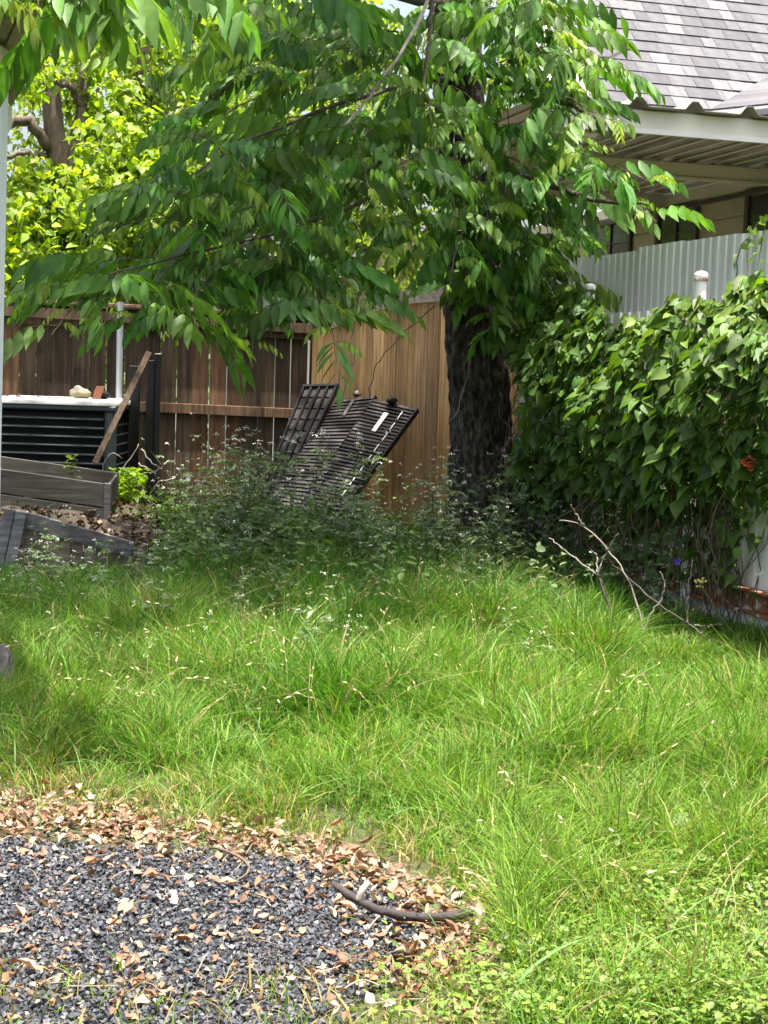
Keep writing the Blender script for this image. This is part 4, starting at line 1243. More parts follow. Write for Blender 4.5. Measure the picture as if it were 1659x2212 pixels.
far_tree((B1[0], 16.5, 0), [
    ([(B1[0], 16.5, 0), at(135, 520, 16.5), at(128, 350, 16.5), at(107, 180, 16.5), at(100, 60, 16.5)], 0.16, 0.08),
    ([at(128, 350, 16.5), at(100, 310, 16.4), at(55, 262, 16.3), at(12, 270, 16.2)], 0.07, 0.05),
    ([at(135, 430, 16.5), at(158, 330, 16.6), at(178, 230, 16.6), at(182, 110, 16.7)], 0.10, 0.04),
    ([at(178, 230, 16.6), at(150, 190, 16.4), at(110, 180, 16.3)], 0.045, 0.03),
    ([at(110, 340, 16.5), at(60, 330, 16.3), at(10, 350, 16.2)], 0.04, 0.02)],
    clumps_px([(60, 420, 0.55), (160, 450, 0.6), (260, 470, 0.6), (330, 400, 0.5), (60, 540, 0.55), (180, 560, 0.6), (300, 560, 0.6), (250, 380, 0.45), (30, 470, 0.5),
               (130, 130, 0.4), (40, 160, 0.35), (220, 210, 0.4), (250, 260, 0.4), (360, 480, 0.5), (110, 500, 0.6), (230, 300, 0.35), (50, 610, 0.5), (330, 330, 0.4), (110, 610, 0.5)], 16.2, 0.9),
    8200, 0.12, (0.22, 0.32, 0.045), 'sunlit yellow-green tree with forked grey trunk behind the air conditioner')
B2 = at(300, 700, 18)
far_tree((B2[0], 18, 0), [
    ([(B2[0], 18, 0), at(296, 560, 18), at(298, 400, 18), at(312, 260, 18), at(305, 120, 18), at(320, -60, 18)], 0.15, 0.08),
    ([at(312, 260, 18), at(345, 270, 17.8), at(360, 340, 17.7)], 0.03, 0.01), ([at(305, 300, 18), at(260, 200, 18), at(230, 120, 18)], 0.05, 0.02),
    ([at(312, 240, 18), at(380, 140, 18), at(430, 60, 18)], 0.05, 0.02)],
    clumps_px([(200, 60, 0.6), (300, 90, 0.6), (400, 100, 0.7), (480, 150, 0.6), (400, 250, 0.55), (500, 280, 0.6), (120, 60, 0.6), (30, 110, 0.5), (560, 60, 0.6), (640, 120, 0.6), (330, 190, 0.4), (240, 110, 0.5), (420, 380, 0.5)], 18.5, 1.2),
    7600, 0.11, (0.21, 0.31, 0.07), 'tall loose tree with bright leaves and slender pale trunk')
far_tree((at(700, 700, 21)[0], 21, 0), [([(at(700, 700, 21)[0], 21, 0), at(690, 400, 21), at(700, 100, 21), at(690, -200, 21)], 0.2, 0.1)],
    clumps_px([(560, 300, 0.8), (640, 420, 0.8), (720, 300, 0.9), (800, 420, 0.9), (880, 320, 0.8), (860, 540, 0.8), (720, 80, 0.9), (860, 140, 0.9), (760, 600, 0.5), (880, 620, 0.5), (560, 520, 0.6), (500, 420, 0.7), (1100, 60, 0.7), (1150, 200, 0.6), (1140, 380, 0.6)], 21, 1.4),
    8000, 0.13, (0.17, 0.25, 0.05), 'leafy green tree glimpsed through the pecan foliage above the cedar fence')
far_tree((at(420, 720, 24)[0], 24, 0), [([(at(420, 720, 24)[0], 24, 0), at(430, 400, 24), at(420, 100, 24)], 0.2, 0.1)],
    clumps_px([(60, 100, 1.2), (200, 200, 1.2), (350, 60, 1.2), (420, 220, 1.2), (60, 300, 1.2), (180, 380, 1.1), (330, 420, 1.1), (520, 160, 1.2), (480, 340, 1.1), (600, 40, 1.2), (700, 220, 1.1), (60, 500, 1.0), (210, 560, 0.9), (400, 560, 0.8), (620, 340, 1.0), (20, 620, 0.8)], 25, 1.6),
    8500, 0.15, (0.20, 0.27, 0.10), 'distant pale green tree filling the gaps at the upper left')
# hedge mass along the far boundary
idx, Ms, Tn = [], [], []
for i in range(6000):
    xx = random.uniform(-14, 3.5); yy = 31 + random.uniform(-2, 2)
    zz = random.random() ** 0.8 * (3.2 + 2.5 * float(vnoise(xx, 0, 2.0)))
    M = frame((random.gauss(0, 1), random.gauss(0, 1), random.uniform(-1, 0.1)), (random.gauss(0, 0.5), random.gauss(0, 0.5), 1)); M[:3, :3] *= random.uniform(0.2, 0.42); M[:3, 3] = (xx, yy, zz)
    g = random.uniform(0.5, 1.3); idx.append(random.randrange(4)); Ms.append(M); Tn.append((0.15 * g, 0.20 * g, 0.07 * g))
V, T, C = join(FL, np.array(idx), np.array(Ms), np.array(Tn))
tag(obj('far_woodland', V, T, M_far, None, C, True), 'far mass of green foliage beyond the neighbouring yards', 'woodland', kind='stuff')
# pale neighbouring building behind the fence
nb0 = at(455, 700, 19.5); nb1 = at(700, 700, 19.5)
nb = empty('white_outbuilding', (nb0[0] + 0.6, 20.0, 0), 'bright white building glimpsed through leaves above the board fence', 'building')
part('wall', *bevbox((nb0[0], 19.5, 0), (nb1[0] - nb0[0], 0, 0), (0, 2.5, 0), (0, 0, 2.45)), M_whitehouse, nb)
part('roof', np.array([(nb0[0] - 0.2, 19.3, 2.46), (nb1[0] + 0.2, 19.3, 2.46), (nb1[0] + 0.2, 22.2, 2.46), (nb0[0] - 0.2, 22.2, 2.46), (nb0[0] - 0.2, 20.7, 2.9), (nb1[0] + 0.2, 20.7, 2.9)]), [np.array([[0, 1, 5, 4], [2, 3, 4, 5], [0, 3, 2, 1]]), np.array([[1, 2, 5], [0, 4, 3]])], M_trim, nb)
for k in range(3):
    part('door_post', *bevbox((nb0[0] + 0.08 + k * 0.5, 19.46, 0), (0.07, 0, 0), (0, 0.035, 0), (0, 0, 2.44)), M_trim, nb)

# ------------------------------------------------------------------ gravel, litter
GP = [gnd(u, v) for (u, v) in ((-600, 1815), (-100, 1815), (0, 1822), (150, 1838), (300, 1850), (480, 1850), (620, 1868), (720, 1895), (820, 1935), (930, 1985), (985, 2030), (970, 2080), (860, 2110), (790, 2150), (700, 2200), (680, 2330), (400, 2360), (200, 2360), (0, 2360), (-600, 2360))]
GX = [(float(p[0]), float(p[1])) for p in GP]
V = np.array([(x_, y_, 0.004) for (x_, y_) in GX])
cen = np.array([[np.mean(V[:, 0]), np.mean(V[:, 1]), 0.004]])
T = np.array([[i, (i + 1) % len(V), len(V)] for i in range(len(V))])
tag(obj('gravel_base', np.concatenate([V, cen]), T, M_soil), 'dark soil sheet under the gravel patch', 'gravel', kind='structure')
ico_t = (1 + 5 ** 0.5) / 2
ICO = np.array([(-1, ico_t, 0), (1, ico_t, 0), (-1, -ico_t, 0), (1, -ico_t, 0), (0, -1, ico_t), (0, 1, ico_t), (0, -1, -ico_t), (0, 1, -ico_t), (ico_t, 0, -1), (ico_t, 0, 1), (-ico_t, 0, -1), (-ico_t, 0, 1)]) / 1.9
ICF = np.array([(0, 11, 5), (0, 5, 1), (0, 1, 7), (0, 7, 10), (0, 10, 11), (1, 5, 9), (5, 11, 4), (11, 10, 2), (10, 7, 6), (7, 1, 8), (3, 9, 4), (3, 4, 2), (3, 2, 6), (3, 6, 8), (3, 8, 9), (4, 9, 5), (2, 4, 11), (6, 2, 10), (8, 6, 7), (9, 8, 1)])
CUB = np.array([(-1, -1, -1), (1, -1, -1), (1, 1, -1), (-1, 1, -1), (-1, -1, 1), (1, -1, 1), (1, 1, 1), (-1, 1, 1)], float) * 0.62
CUF = np.concatenate([BOXF[:, [0, 1, 2]], BOXF[:, [0, 2, 3]]])
STONES = []
for s_ in range(16):
    rg = np.random.default_rng(s_)
    V = CUB * rg.uniform(0.55, 1.35, (8, 3)) * np.array([1.25, 0.95, 0.75]) + rg.normal(0, 0.12, (8, 3))
    STONES.append((V, CUF, np.ones((8, 3))))
N = 78000
px_ = rng.uniform(-2.1, 0.45, N); py_ = rng.uniform(2.8, 4.9, N)
ok = inpoly(px_ + rng.normal(0, 0.03, N), py_ + rng.normal(0, 0.03, N), GX)
px_, py_ = px_[ok], py_[ok]
ok = np.abs(px_) < 0.30 * py_ + 0.25
px_, py_ = px_[ok], py_[ok]
n = len(px_)
Ms = np.tile(np.eye(4), (n, 1, 1))
for i in range(n):
    q = Vector(rng.normal(0, 1, 3)).normalized()
    R = Matrix.Rotation(random.uniform(0, 6.28), 3, q)
    Ms[i, :3, :3] = np.array(R) * random.uniform(0.0036, 0.0086)
    Ms[i, :3, 3] = (px_[i], py_[i], random.uniform(0.002, 0.024))
tn = np.array([[0.056, 0.061, 0.070]]) * rng.uniform(0.5, 1.6, (n, 1)) * (1 + rng.normal(0, 0.05, (n, 3)))
V, T, C = join(STONES, rng.integers(0, 16, n), Ms, tn)
tag(obj('gravel', V, T, M_gravel, None, C), 'patch of dark grey crushed gravel at lower left', 'gravel', kind='stuff')

OAK = [(0.1, 0.12), (0.3, 0.22), (0.55, 0.26), (0.8, 0.16)]
def dryleaf(seed):
    rg = np.random.default_rng(seed + 200)
    V, T, C = leafshape(1.0, OAK, rg.uniform(-1.2, 1.4), rg.uniform(-0.9, 0.9), rg.uniform(-0.25, 0.25))
    V += rg.normal(0, 0.04, V.shape)
    V[:, 2] += 0.15
    return V, T, C
DL = [dryleaf(s) for s in range(8)]
DRYC = [(0.36, 0.25, 0.18), (0.44, 0.33, 0.25), (0.28, 0.15, 0.09), (0.14, 0.08, 0.055), (0.52, 0.44, 0.35), (0.38, 0.27, 0.20), (0.33, 0.18, 0.11), (0.20, 0.12, 0.08)]
def dry_at(x, y, z, s):
    M = frame((random.gauss(0, 1), random.gauss(0, 1), random.gauss(0, 0.22)), (random.gauss(0, 0.35), random.gauss(0, 0.35), 1))
    M[:3, :3] *= s; M[:3, 3] = (x, y, z)
    return M
band = [((-60, 1745), 60), ((60, 1765), 60), ((200, 1790), 50), ((300, 1815), 40), ((420, 1825), 38), ((560, 1830), 36), ((650, 1850), 34), ((760, 1880), 34), ((860, 1930), 38), ((960, 1990), 45), ((1010, 2010), 45), ((950, 2060), 40), ((870, 2110), 40)]
idx, Ms, Tn = [], [], []
def band_pts(cnt, spread=1.0):
    for _ in range(cnt):
        i = random.randrange(len(band) - 1); f = random.random()
        u_ = band[i][0][0] * (1 - f) + band[i + 1][0][0] * f; v_ = band[i][0][1] * (1 - f) + band[i + 1][0][1] * f
        s_ = band[i][1] * spread
        yield gnd(u_ + random.gauss(0, s_ * 0.6), v_ + random.gauss(0, s_ * 0.62))
for p_ in band_pts(1700, 1.15):
    idx.append(random.randrange(8)); Ms.append(dry_at(p_[0], p_[1], random.uniform(0.004, 0.026), random.choice((random.uniform(0.012, 0.026), random.uniform(0.02, 0.046)))))
    c = np.array(random.choice(DRYC)) * random.uniform(0.45, 1.05); Tn.append(c)
for _ in range(420):
    p_ = gnd(random.uniform(-60, 330), random.gauss(1775, 28))
    idx.append(random.randrange(8)); Ms.append(dry_at(p_[0], p_[1], random.uniform(0.004, 0.026), random.uniform(0.015, 0.045))); Tn.append(np.array(random.choice(DRYC)) * random.uniform(0.5, 1.05))
for _ in range(650):
    p_ = gnd(random.uniform(-80, 1000), random.uniform(1850, 2230))
    if inpoly(np.array([p_[0]]), np.array([p_[1]]), GX)[0]:
        idx.append(random.randrange(8)); Ms.append(dry_at(p_[0], p_[1], random.uniform(0.016, 0.026), random.uniform(0.012, 0.032))); Tn.append(np.array(random.choice(DRYC)) * random.uniform(0.55, 1.0))
for _ in range(520):
    p_ = gnd(random.uniform(700, 1659), random.uniform(1900, 2230))
    idx.append(random.randrange(8)); Ms.append(dry_at(p_[0], p_[1], random.uniform(0.004, 0.03), random.uniform(0.015, 0.04))); Tn.append(np.array(random.choice(DRYC)) * random.uniform(0.7, 1.1))
V, T, C = join(DL, np.array(idx), np.array(Ms), np.array(Tn))
tag(obj('leaf_litter', V, T, M_dry, None, C, True), 'drift of dry tan leaves along the edge of the gravel', 'leaf litter', kind='stuff')
DM = [mesh('fallen_leaf', V, T, M_dry, C, True) for (V, T, C) in DL]
for k in range(90):
    while True:
        p_ = gnd(random.uniform(-10, 980), random.uniform(1850, 2190))
        if inpoly(np.array([p_[0]]), np.array([p_[1]]), GX)[0]: break
    o = link('fallen_leaf', random.choice(DM))
    o.matrix_world = Matrix(dry_at(p_[0], p_[1], 0.022, random.uniform(0.024, 0.046)))
    c = np.array(random.choice(DRYC)) * random.uniform(0.65, 1.15); o.color = (*c, 1)
    uq, vq = project(np.array([[p_[0], p_[1], 0.03]])); uq, vq = float(uq[0]), float(vq[0])
    tone_ = 'cream' if c[0] > 0.5 else 'tan' if c[0] > 0.38 else 'reddish brown' if c[0] > 0.28 else 'dark brown'
    zone = 'near the bent twig' if uq < 620 and uq > 400 and vq < 1960 else 'close to the forked branch' if uq >= 620 and vq < 2040 else 'at the left' if uq < 200 else 'near the bottom' if vq > 2070 else 'amid the gravel'
    tag(o, tone_ + ' dry leaf lying loose on the dark gravel ' + zone, 'leaf', 'loose dry leaves on the gravel')
# straw twigs on gravel
tw = MB()
for k in range(90):
    p_ = gnd(random.uniform(-20, 980), random.uniform(1830, 2200))
    a = random.uniform(0, 6.28); L0 = random.uniform(0.03, 0.12)
    d = np.array([math.cos(a), math.sin(a), 0])
    P = smooth_path([p_ + HZ * 0.03, p_ + d * L0 / 2 + HZ * 0.032 + rng.normal(0, 0.008, 3), p_ + d * L0 + HZ * 0.026], 6)
    V, Fs2 = tube(P, random.uniform(0.0008, 0.0018), 4, cap=False)
    tw.add(V, Fs2, np.array(random.choice(((0.30, 0.24, 0.17), (0.20, 0.15, 0.11), (0.36, 0.31, 0.21)))) * random.uniform(0.7, 1.2))
tag(tw.obj('straw_bits', M_debris), 'thin dry stems and twigs strewn over the gravel', 'straw', kind='stuff')
# fallen dark branch on the gravel
def gpt(u, v, z): return gnd(u, v, z)
bp = [gpt(720, 1908, 0.095), gpt(760, 1938, 0.075), gpt(810, 1962, 0.06), gpt(870, 1978, 0.052), gpt(930, 1982, 0.05), gpt(985, 1978, 0.048), gpt(1012, 1972, 0.04)]
br = empty('fallen_branch', bp[2] * np.array([1, 1, 0]), 'dark forked branch lying across the edge of the gravel', 'branch')
P = smooth_path(bp, 22, 0.0015)
V, Fs2 = tube(P, np.interp(np.linspace(0, 1, 22), [0, 0.5, 1], [0.008, 0.0108, 0.0125]) * rng.uniform(0.84, 1.2, 22), 11)
part('stem', V + rng.normal(0, 0.0011, V.shape), Fs2, plain('dark_bark', (0.035, 0.028, 0.026), 0.85, 0, 0.4, 60, bstr=0.5), br, smooth=True)
P = smooth_path([gpt(775, 1945, 0.072), gpt(782, 1925, 0.095), gpt(797, 1905, 0.115)], 8)
V, Fs2 = tube(P, np.linspace(0.010, 0.008, 8), 8)
part('side_shoot', V, Fs2, M_pale, br, smooth=True)
P = smooth_path([gpt(470, 1832, 0.03), gpt(515, 1850, 0.045), gpt(538, 1872, 0.04), gpt(530, 1890, 0.035), gpt(508, 1903, 0.03)], 14)
V, Fs2 = tube(P, np.linspace(0.0045, 0.0028, 14) * rng.uniform(0.8, 1.2, 14), 6)
tag(obj('fallen_twig', V, Fs2, M_twig, None, smooth=True), 'bent pale grey twig on the leaf litter beside the gravel', 'twig')

# ------------------------------------------------------------------ grass
def fence_x(y): return 2.04 - 0.315 * (y - 8.1)
def scatter(ylo, yhi, dens):
    xm = 0.30 * yhi + 0.55
    area = 2 * xm * (yhi - ylo)
    n = int(area * dens)
    x, y = rng.uniform(-xm, xm, n), rng.uniform(ylo, yhi, n)
    ok = (np.abs(x) < 0.285 * y + 0.45) & (x < fence_x(y) - 0.02)
    return x[ok], y[ok]
GXs, GYs = [], []
for (a, b, d) in ((2.85, 4.2, 8200), (4.2, 6.0, 7600), (6.0, 8.0, 6200), (8.0, 10.0, 4300), (10.0, 12.6, 2000)):
    x, y = scatter(a, b, d); GXs.append(x); GYs.append(y)
gx, gy = np.concatenate(GXs), np.concatenate(GYs)
gu, gv = project(np.stack([gx, gy, np.zeros_like(gx)], 1))
# lower edge of the lawn in picture columns (leaf litter begins below it)
edge_v = np.interp(gu, [-400, 0, 60, 150, 300, 420, 600, 760, 880, 980, 1050, 1090, 1100], [1690, 1690, 1705, 1725, 1760, 1785, 1800, 1830, 1860, 1930, 2000, 2120, 2400])
inlawn = gv < edge_v + rng.normal(0, 14, len(gv))
tuft = (gv > 2120 + 60 * (vnoise(gx, gy, 0.12) - 0.5) * 2 - 60 * np.clip((gu - 700) / 400, 0, 1)) & (rng.random(len(gv)) < 0.30 + 0.45 * np.clip((gu - 500) / 500, 0, 1))
fringe = (gv >= edge_v) & (gv < edge_v + 85) & (rng.random(len(gv)) < 0.42 * vnoise(gx, gy, 0.1) * (1.1 - (gv - edge_v) / 85.0))
spars = (rng.random(len(gv)) < 0.004)
box_ex = (gx < -1.05) & (gy > 9.75) & (rng.random(len(gx)) < 0.9)
patch = np.clip((vnoise(gx, gy, 0.34) * 0.55 + vnoise(gx, gy, 0.12) * 0.45 - 0.5) * 1.45 + 0.5, 0.02, 1.1)
keep = (inlawn | tuft | fringe | spars) & ~box_ex & (rng.random(len(gx)) < 0.45 + 0.8 * patch)
gx, gy, gu, gv, edge_v, patch = gx[keep], gy[keep], gu[keep], gv[keep], edge_v[keep], patch[keep]
n = len(gx)
dist_edge = np.clip((edge_v - gv) / 260.0, 0, 1)
br_corner = np.clip((gu - 1000) / 400, 0, 1) * np.clip((gv - 1750) / 250, 0, 1)
hh = (0.055 + 0.155 * dist_edge ** 0.7) * (0.35 + 1.25 * patch)
hh = np.where((gu < 360) & (gy > 8.5), hh * 0.55, hh)
hh = np.where((gu > 1330) & (gv < 1530), hh * 0.5, hh)
hh = hh * (1 - 0.55 * br_corner)
hh = np.where(gv > edge_v + 20, 0.05 * (0.6 + rng.random(n)), hh)
hh *= rng.uniform(0.55, 1.35, n)
hh = np.where(gy > 9.3, hh * 1.15, hh)
wdt = np.where(gy < 5, 0.0018, np.where(gy < 8, 0.0024, 0.0032)) * rng.choice([0.6, 0.8, 1.0, 1.3, 1.9], n)
flow = (vnoise(gx, gy, 0.5) * 2 + vnoise(gx, gy, 0.18)) * 4.2
az = np.where(rng.random(n) < 0.5, flow + rng.normal(0, 0.7, n), rng.uniform(0, 6.283, n))
lean = np.clip(rng.normal(0.68, 0.5, n), 0.03, 2.2)
dx, dy = np.cos(az), np.sin(az)
tw_ = az + math.pi / 2 + rng.normal(0, 0.6, n)
wx_, wy_ = np.cos(tw_), np.sin(tw_)
sidec = rng.normal(0, 0.42, n)
ts = np.array([0.0, 0.38, 0.72, 1.0]); ws = np.array([1.0, 0.9, 0.6, 0.0])
Vg = np.zeros((n, 7, 3), np.float32)
vi = 0
for t, wf_ in zip(ts, ws):
    hz_ = hh * (t - 0.36 * np.minimum(lean, 1.35) * t ** 2.2)
    off = hh * lean * t ** 1.8 * 0.85
    px = gx + dx * off - dy * sidec * hh * t * t; py = gy + dy * off + dx * sidec * hh * t * t
    if wf_ > 0:
        for s_ in (-1, 1):
            Vg[:, vi, 0] = px + s_ * wx_ * wdt * wf_; Vg[:, vi, 1] = py + s_ * wy_ * wdt * wf_; Vg[:, vi, 2] = hz_; vi += 1
    else:
        Vg[:, vi, 0] = px; Vg[:, vi, 1] = py; Vg[:, vi, 2] = hz_; vi += 1
base = (np.arange(n) * 7)[:, None]
Qg = np.concatenate([base + np.array([0, 1, 3, 2]), base + np.array([2, 3, 5, 4])])
Tg = base + np.array([4, 5, 6])
tone = vnoise(gx, gy, 0.8)
cg = np.stack([0.076 + 0.060 * tone, 0.194 + 0.060 * tone, 0.020 + 0.012 * tone], 1) * rng.uniform(0.7, 1.25, (n, 1))
back_shade = (gy > 7.2)[:, None] * np.array([[-0.022, -0.01, 0.012]]); cg = cg + back_shade * np.clip((gy - 7.2) / 2, 0, 1)[:, None]  # tree shade put into the blade colour: back lawn darker and bluer
dryb = rng.random(n) < (0.10 + 0.48 * np.clip(1 - dist_edge * 3.0, 0, 1) * (gu < 1150) + 0.05 * br_corner)
cg[dryb] = np.array([0.30, 0.25, 0.11]) * rng.uniform(0.7, 1.25, (dryb.sum(), 1))
yel = rng.random(n) < 0.14
cg[yel & ~dryb] *= np.array([1.5, 1.2, 1.1])
Cg = np.repeat(cg, 7, 0)
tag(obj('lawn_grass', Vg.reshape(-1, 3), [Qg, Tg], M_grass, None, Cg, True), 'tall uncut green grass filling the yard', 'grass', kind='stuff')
print('grass blades', n)

# wider grass blades arching out of the lawn
wl = MB()
def blade(p0, az, h, lean, wd, c, nseg=7):
    V, Q = [], []
    for i in range(nseg + 1):
        t = i / nseg
        c_ = p0 + np.array([math.cos(az), math.sin(az), 0]) * h * lean * t ** 1.7 + HZ * h * (t - 0.42 * min(lean, 1.5) * t ** 2.3)
        w2 = wd * (0.75 + 0.5 * t) * (1 - t) ** 0.6 if t < 1 else 0.0002
        s_ = np.array([-math.sin(az), math.cos(az), 0.25])
        V += [c_ - s_ * w2, c_ + s_ * w2]
    for i in range(nseg): Q.append([2 * i, 2 * i + 1, 2 * i + 3, 2 * i + 2])
    wl.add(np.array(V), np.array(Q), c)
for k in range(800):
    p_ = gnd(random.uniform(950, 1659), random.uniform(1650, 2230)) if k < 160 else gnd(random.uniform(0, 1500), random.uniform(1300, 1800))
    blade(p_, random.uniform(0, 6.28), random.uniform(0.10, 0.26), random.uniform(0.4, 1.6), random.uniform(0.0016, 0.0036), np.array([0.10, 0.20, 0.05]) * random.uniform(0.8, 1.5))
for (u, v, a, h, l, wd) in ((1085, 2205, 0.6, 0.24, 1.0, 0.006), (1640, 2215, 2.6, 0.2, 1.3, 0.006), (820, 1795, 0.3, 0.13, 1.2, 0.005), (900, 1800, 2.8, 0.12, 1.3, 0.005), (1215, 2110, 2.9, 0.2, 1.3, 0.005)):
    blade(gnd(u, v), a, h, l, wd, (0.14, 0.26, 0.09))
for k in range(46):                       # broad corn-like leaves of the weeds by the fence
    p_ = gnd(random.uniform(395, 640), random.uniform(1185, 1235))
    blade(p_ , random.uniform(0, 6.28), random.uniform(0.35, 0.75), random.uniform(0.2, 0.8), random.uniform(0.008, 0.014), np.array([0.09, 0.17, 0.035]) * random.uniform(0.7, 1.5))
tag(wl.obj('coarse_grass', M_grass, True), 'scattered broad arching grass blades', 'grass', kind='stuff')

# pale seed heads
sd = MB()
def spikelet(c, d, L, wd, col):
    d = np.asarray(d, float); M = frame(d, (random.gauss(0, 1), random.gauss(0, 1), 0.5))
    V, T, C = leafshape(L, [(0.35, wd / L * 0.5), (0.7, wd / L * 0.32)], 0.6, 0.05)
    sd.add(V @ M[:3, :3].T + c, T, col)
def seedstalk(p0, h, az, lean, ns, sc=1.0):
    P = []
    for t in np.linspace(0, 1, 8):
        P.append(p0 + np.array([math.cos(az), math.sin(az), 0]) * h * lean * t ** 2.2 + HZ * h * (t - 0.30 * lean * t ** 2.5))
    P = np.array(P)
    V, Fs2 = tube(P, 0.0009 * sc, 3, cap=False)
    sd.add(V, Fs2, np.array([0.30, 0.30, 0.12]))
    for i in range(ns):
        t = 1 - 0.34 * i / max(ns, 1)
        k = t * 7; j = min(int(k), 6); q = P[j] + (P[j + 1] - P[j]) * (k - j)
        d = (P[j + 1] - P[j]); d = d / np.linalg.norm(d) + rng.normal(0, 0.3, 3) + np.array([0, 0, -0.25])
        spikelet(q, d, random.uniform(0.017, 0.033) * sc, random.uniform(0.004, 0.0075) * sc, np.array([0.62, 0.52, 0.32]) * random.uniform(0.75, 1.25))
for k in range(350):
    r = random.random()
    if r < 0.62: u, v = random.gauss(640, 330), random.uniform(1290, 1640)
    elif r < 0.85: u, v = random.uniform(0, 1600), random.uniform(1230, 1500)
    else: u, v = random.uniform(1050, 1600), random.uniform(1600, 2050)
    p_ = gnd(u, v)
    if p_[0] > fence_x(p_[1]) - 0.1: continue
    seedstalk(p_, random.uniform(0.22, 0.36) * (1 if v < 1640 else 0.7), random.uniform(0, 6.28), random.uniform(0.3, 1.2), random.choice((1, 2, 2, 3, 5)))
seedstalk(gnd(895, 1370), 0.40, 1.2, 0.15, 9, 1.1); seedstalk(gnd(975, 1400), 0.42, 3.3, 1.1, 8, 1.2)
tag(sd.obj('grass_seed_heads', M_dry, True), 'pale straw-coloured seed heads nodding over the lawn', 'seed heads', kind='stuff')

# low broad-leaved ground cover, lower right
CLV = [leafshape(1.0, [(0.25, 0.28), (0.65, 0.36), (0.9, 0.2)], 0.3, 0.2, 0, (1, 1, 1)), leafshape(1.0, [(0.3, 0.16), (0.7, 0.12)], 0.3, 0.3, 0, (1, 1, 1)), leafshape(1.0, [(0.3, 0.34), (0.7, 0.3)], 0.2, 0.1, 0, (1, 1, 1))]
idx, Ms, Tn = [], [], []
N = 34000
cu, cv = rng.uniform(640, 1760, N), rng.uniform(1380, 2260, N)
dn = np.clip((cu - 760) / 420, 0, 1) * (0.14 + 0.86 * np.clip((cv - 1680) / 300, 0, 1)) * np.where((cu < 1080) & (cv < 2080), 0.12, 1.0)
for i in np.where(rng.random(N) < dn)[0]:
    p_ = gnd(cu[i], cv[i])
    if p_[0] > fence_x(p_[1]) - 0.03: continue
    cl = float(vnoise(p_[0], p_[1], 0.09))
    if random.random() > 0.25 + cl * 1.2: continue
    M = frame((random.gauss(0, 1), random.gauss(0, 1), random.uniform(-0.3, 0.5)), (random.gauss(0, 0.35), random.gauss(0, 0.35), 1))
    M[:3, :3] *= random.uniform(0.009, 0.024); M[:3, 3] = (p_[0], p_[1], random.uniform(0.008, 0.05 + 0.06 * cl))
    idx.append(random.choice((0, 0, 1, 1, 2))); Ms.append(M); g = random.uniform(0.7, 1.45)
    Tn.append(np.array([0.115, 0.195, 0.032]) * g * np.array([random.uniform(0.85, 1.3), 1, random.uniform(0.7, 1.5)]))
for k in range(130):
    p_ = gnd(random.uniform(900, 1659), random.uniform(1950, 2220))
    M = frame((random.gauss(0, 1), random.gauss(0, 1), 0.2), (random.gauss(0, 0.4), random.gauss(0, 0.4), 1)); M[:3, :3] *= random.uniform(0.004, 0.008); M[:3, 3] = (p_[0], p_[1], random.uniform(0.05, 0.1))
    idx.append(2); Ms.append(M); Tn.append((0.75, 0.55, 0.03))
V, T, C = join(CLV, np.array(idx), np.array(Ms), np.array(Tn))
tag(obj('clover_cover', V, T, M_weed, None, C, True), 'low clover and broad-leaved ground cover at lower right', 'ground cover', kind='stuff')

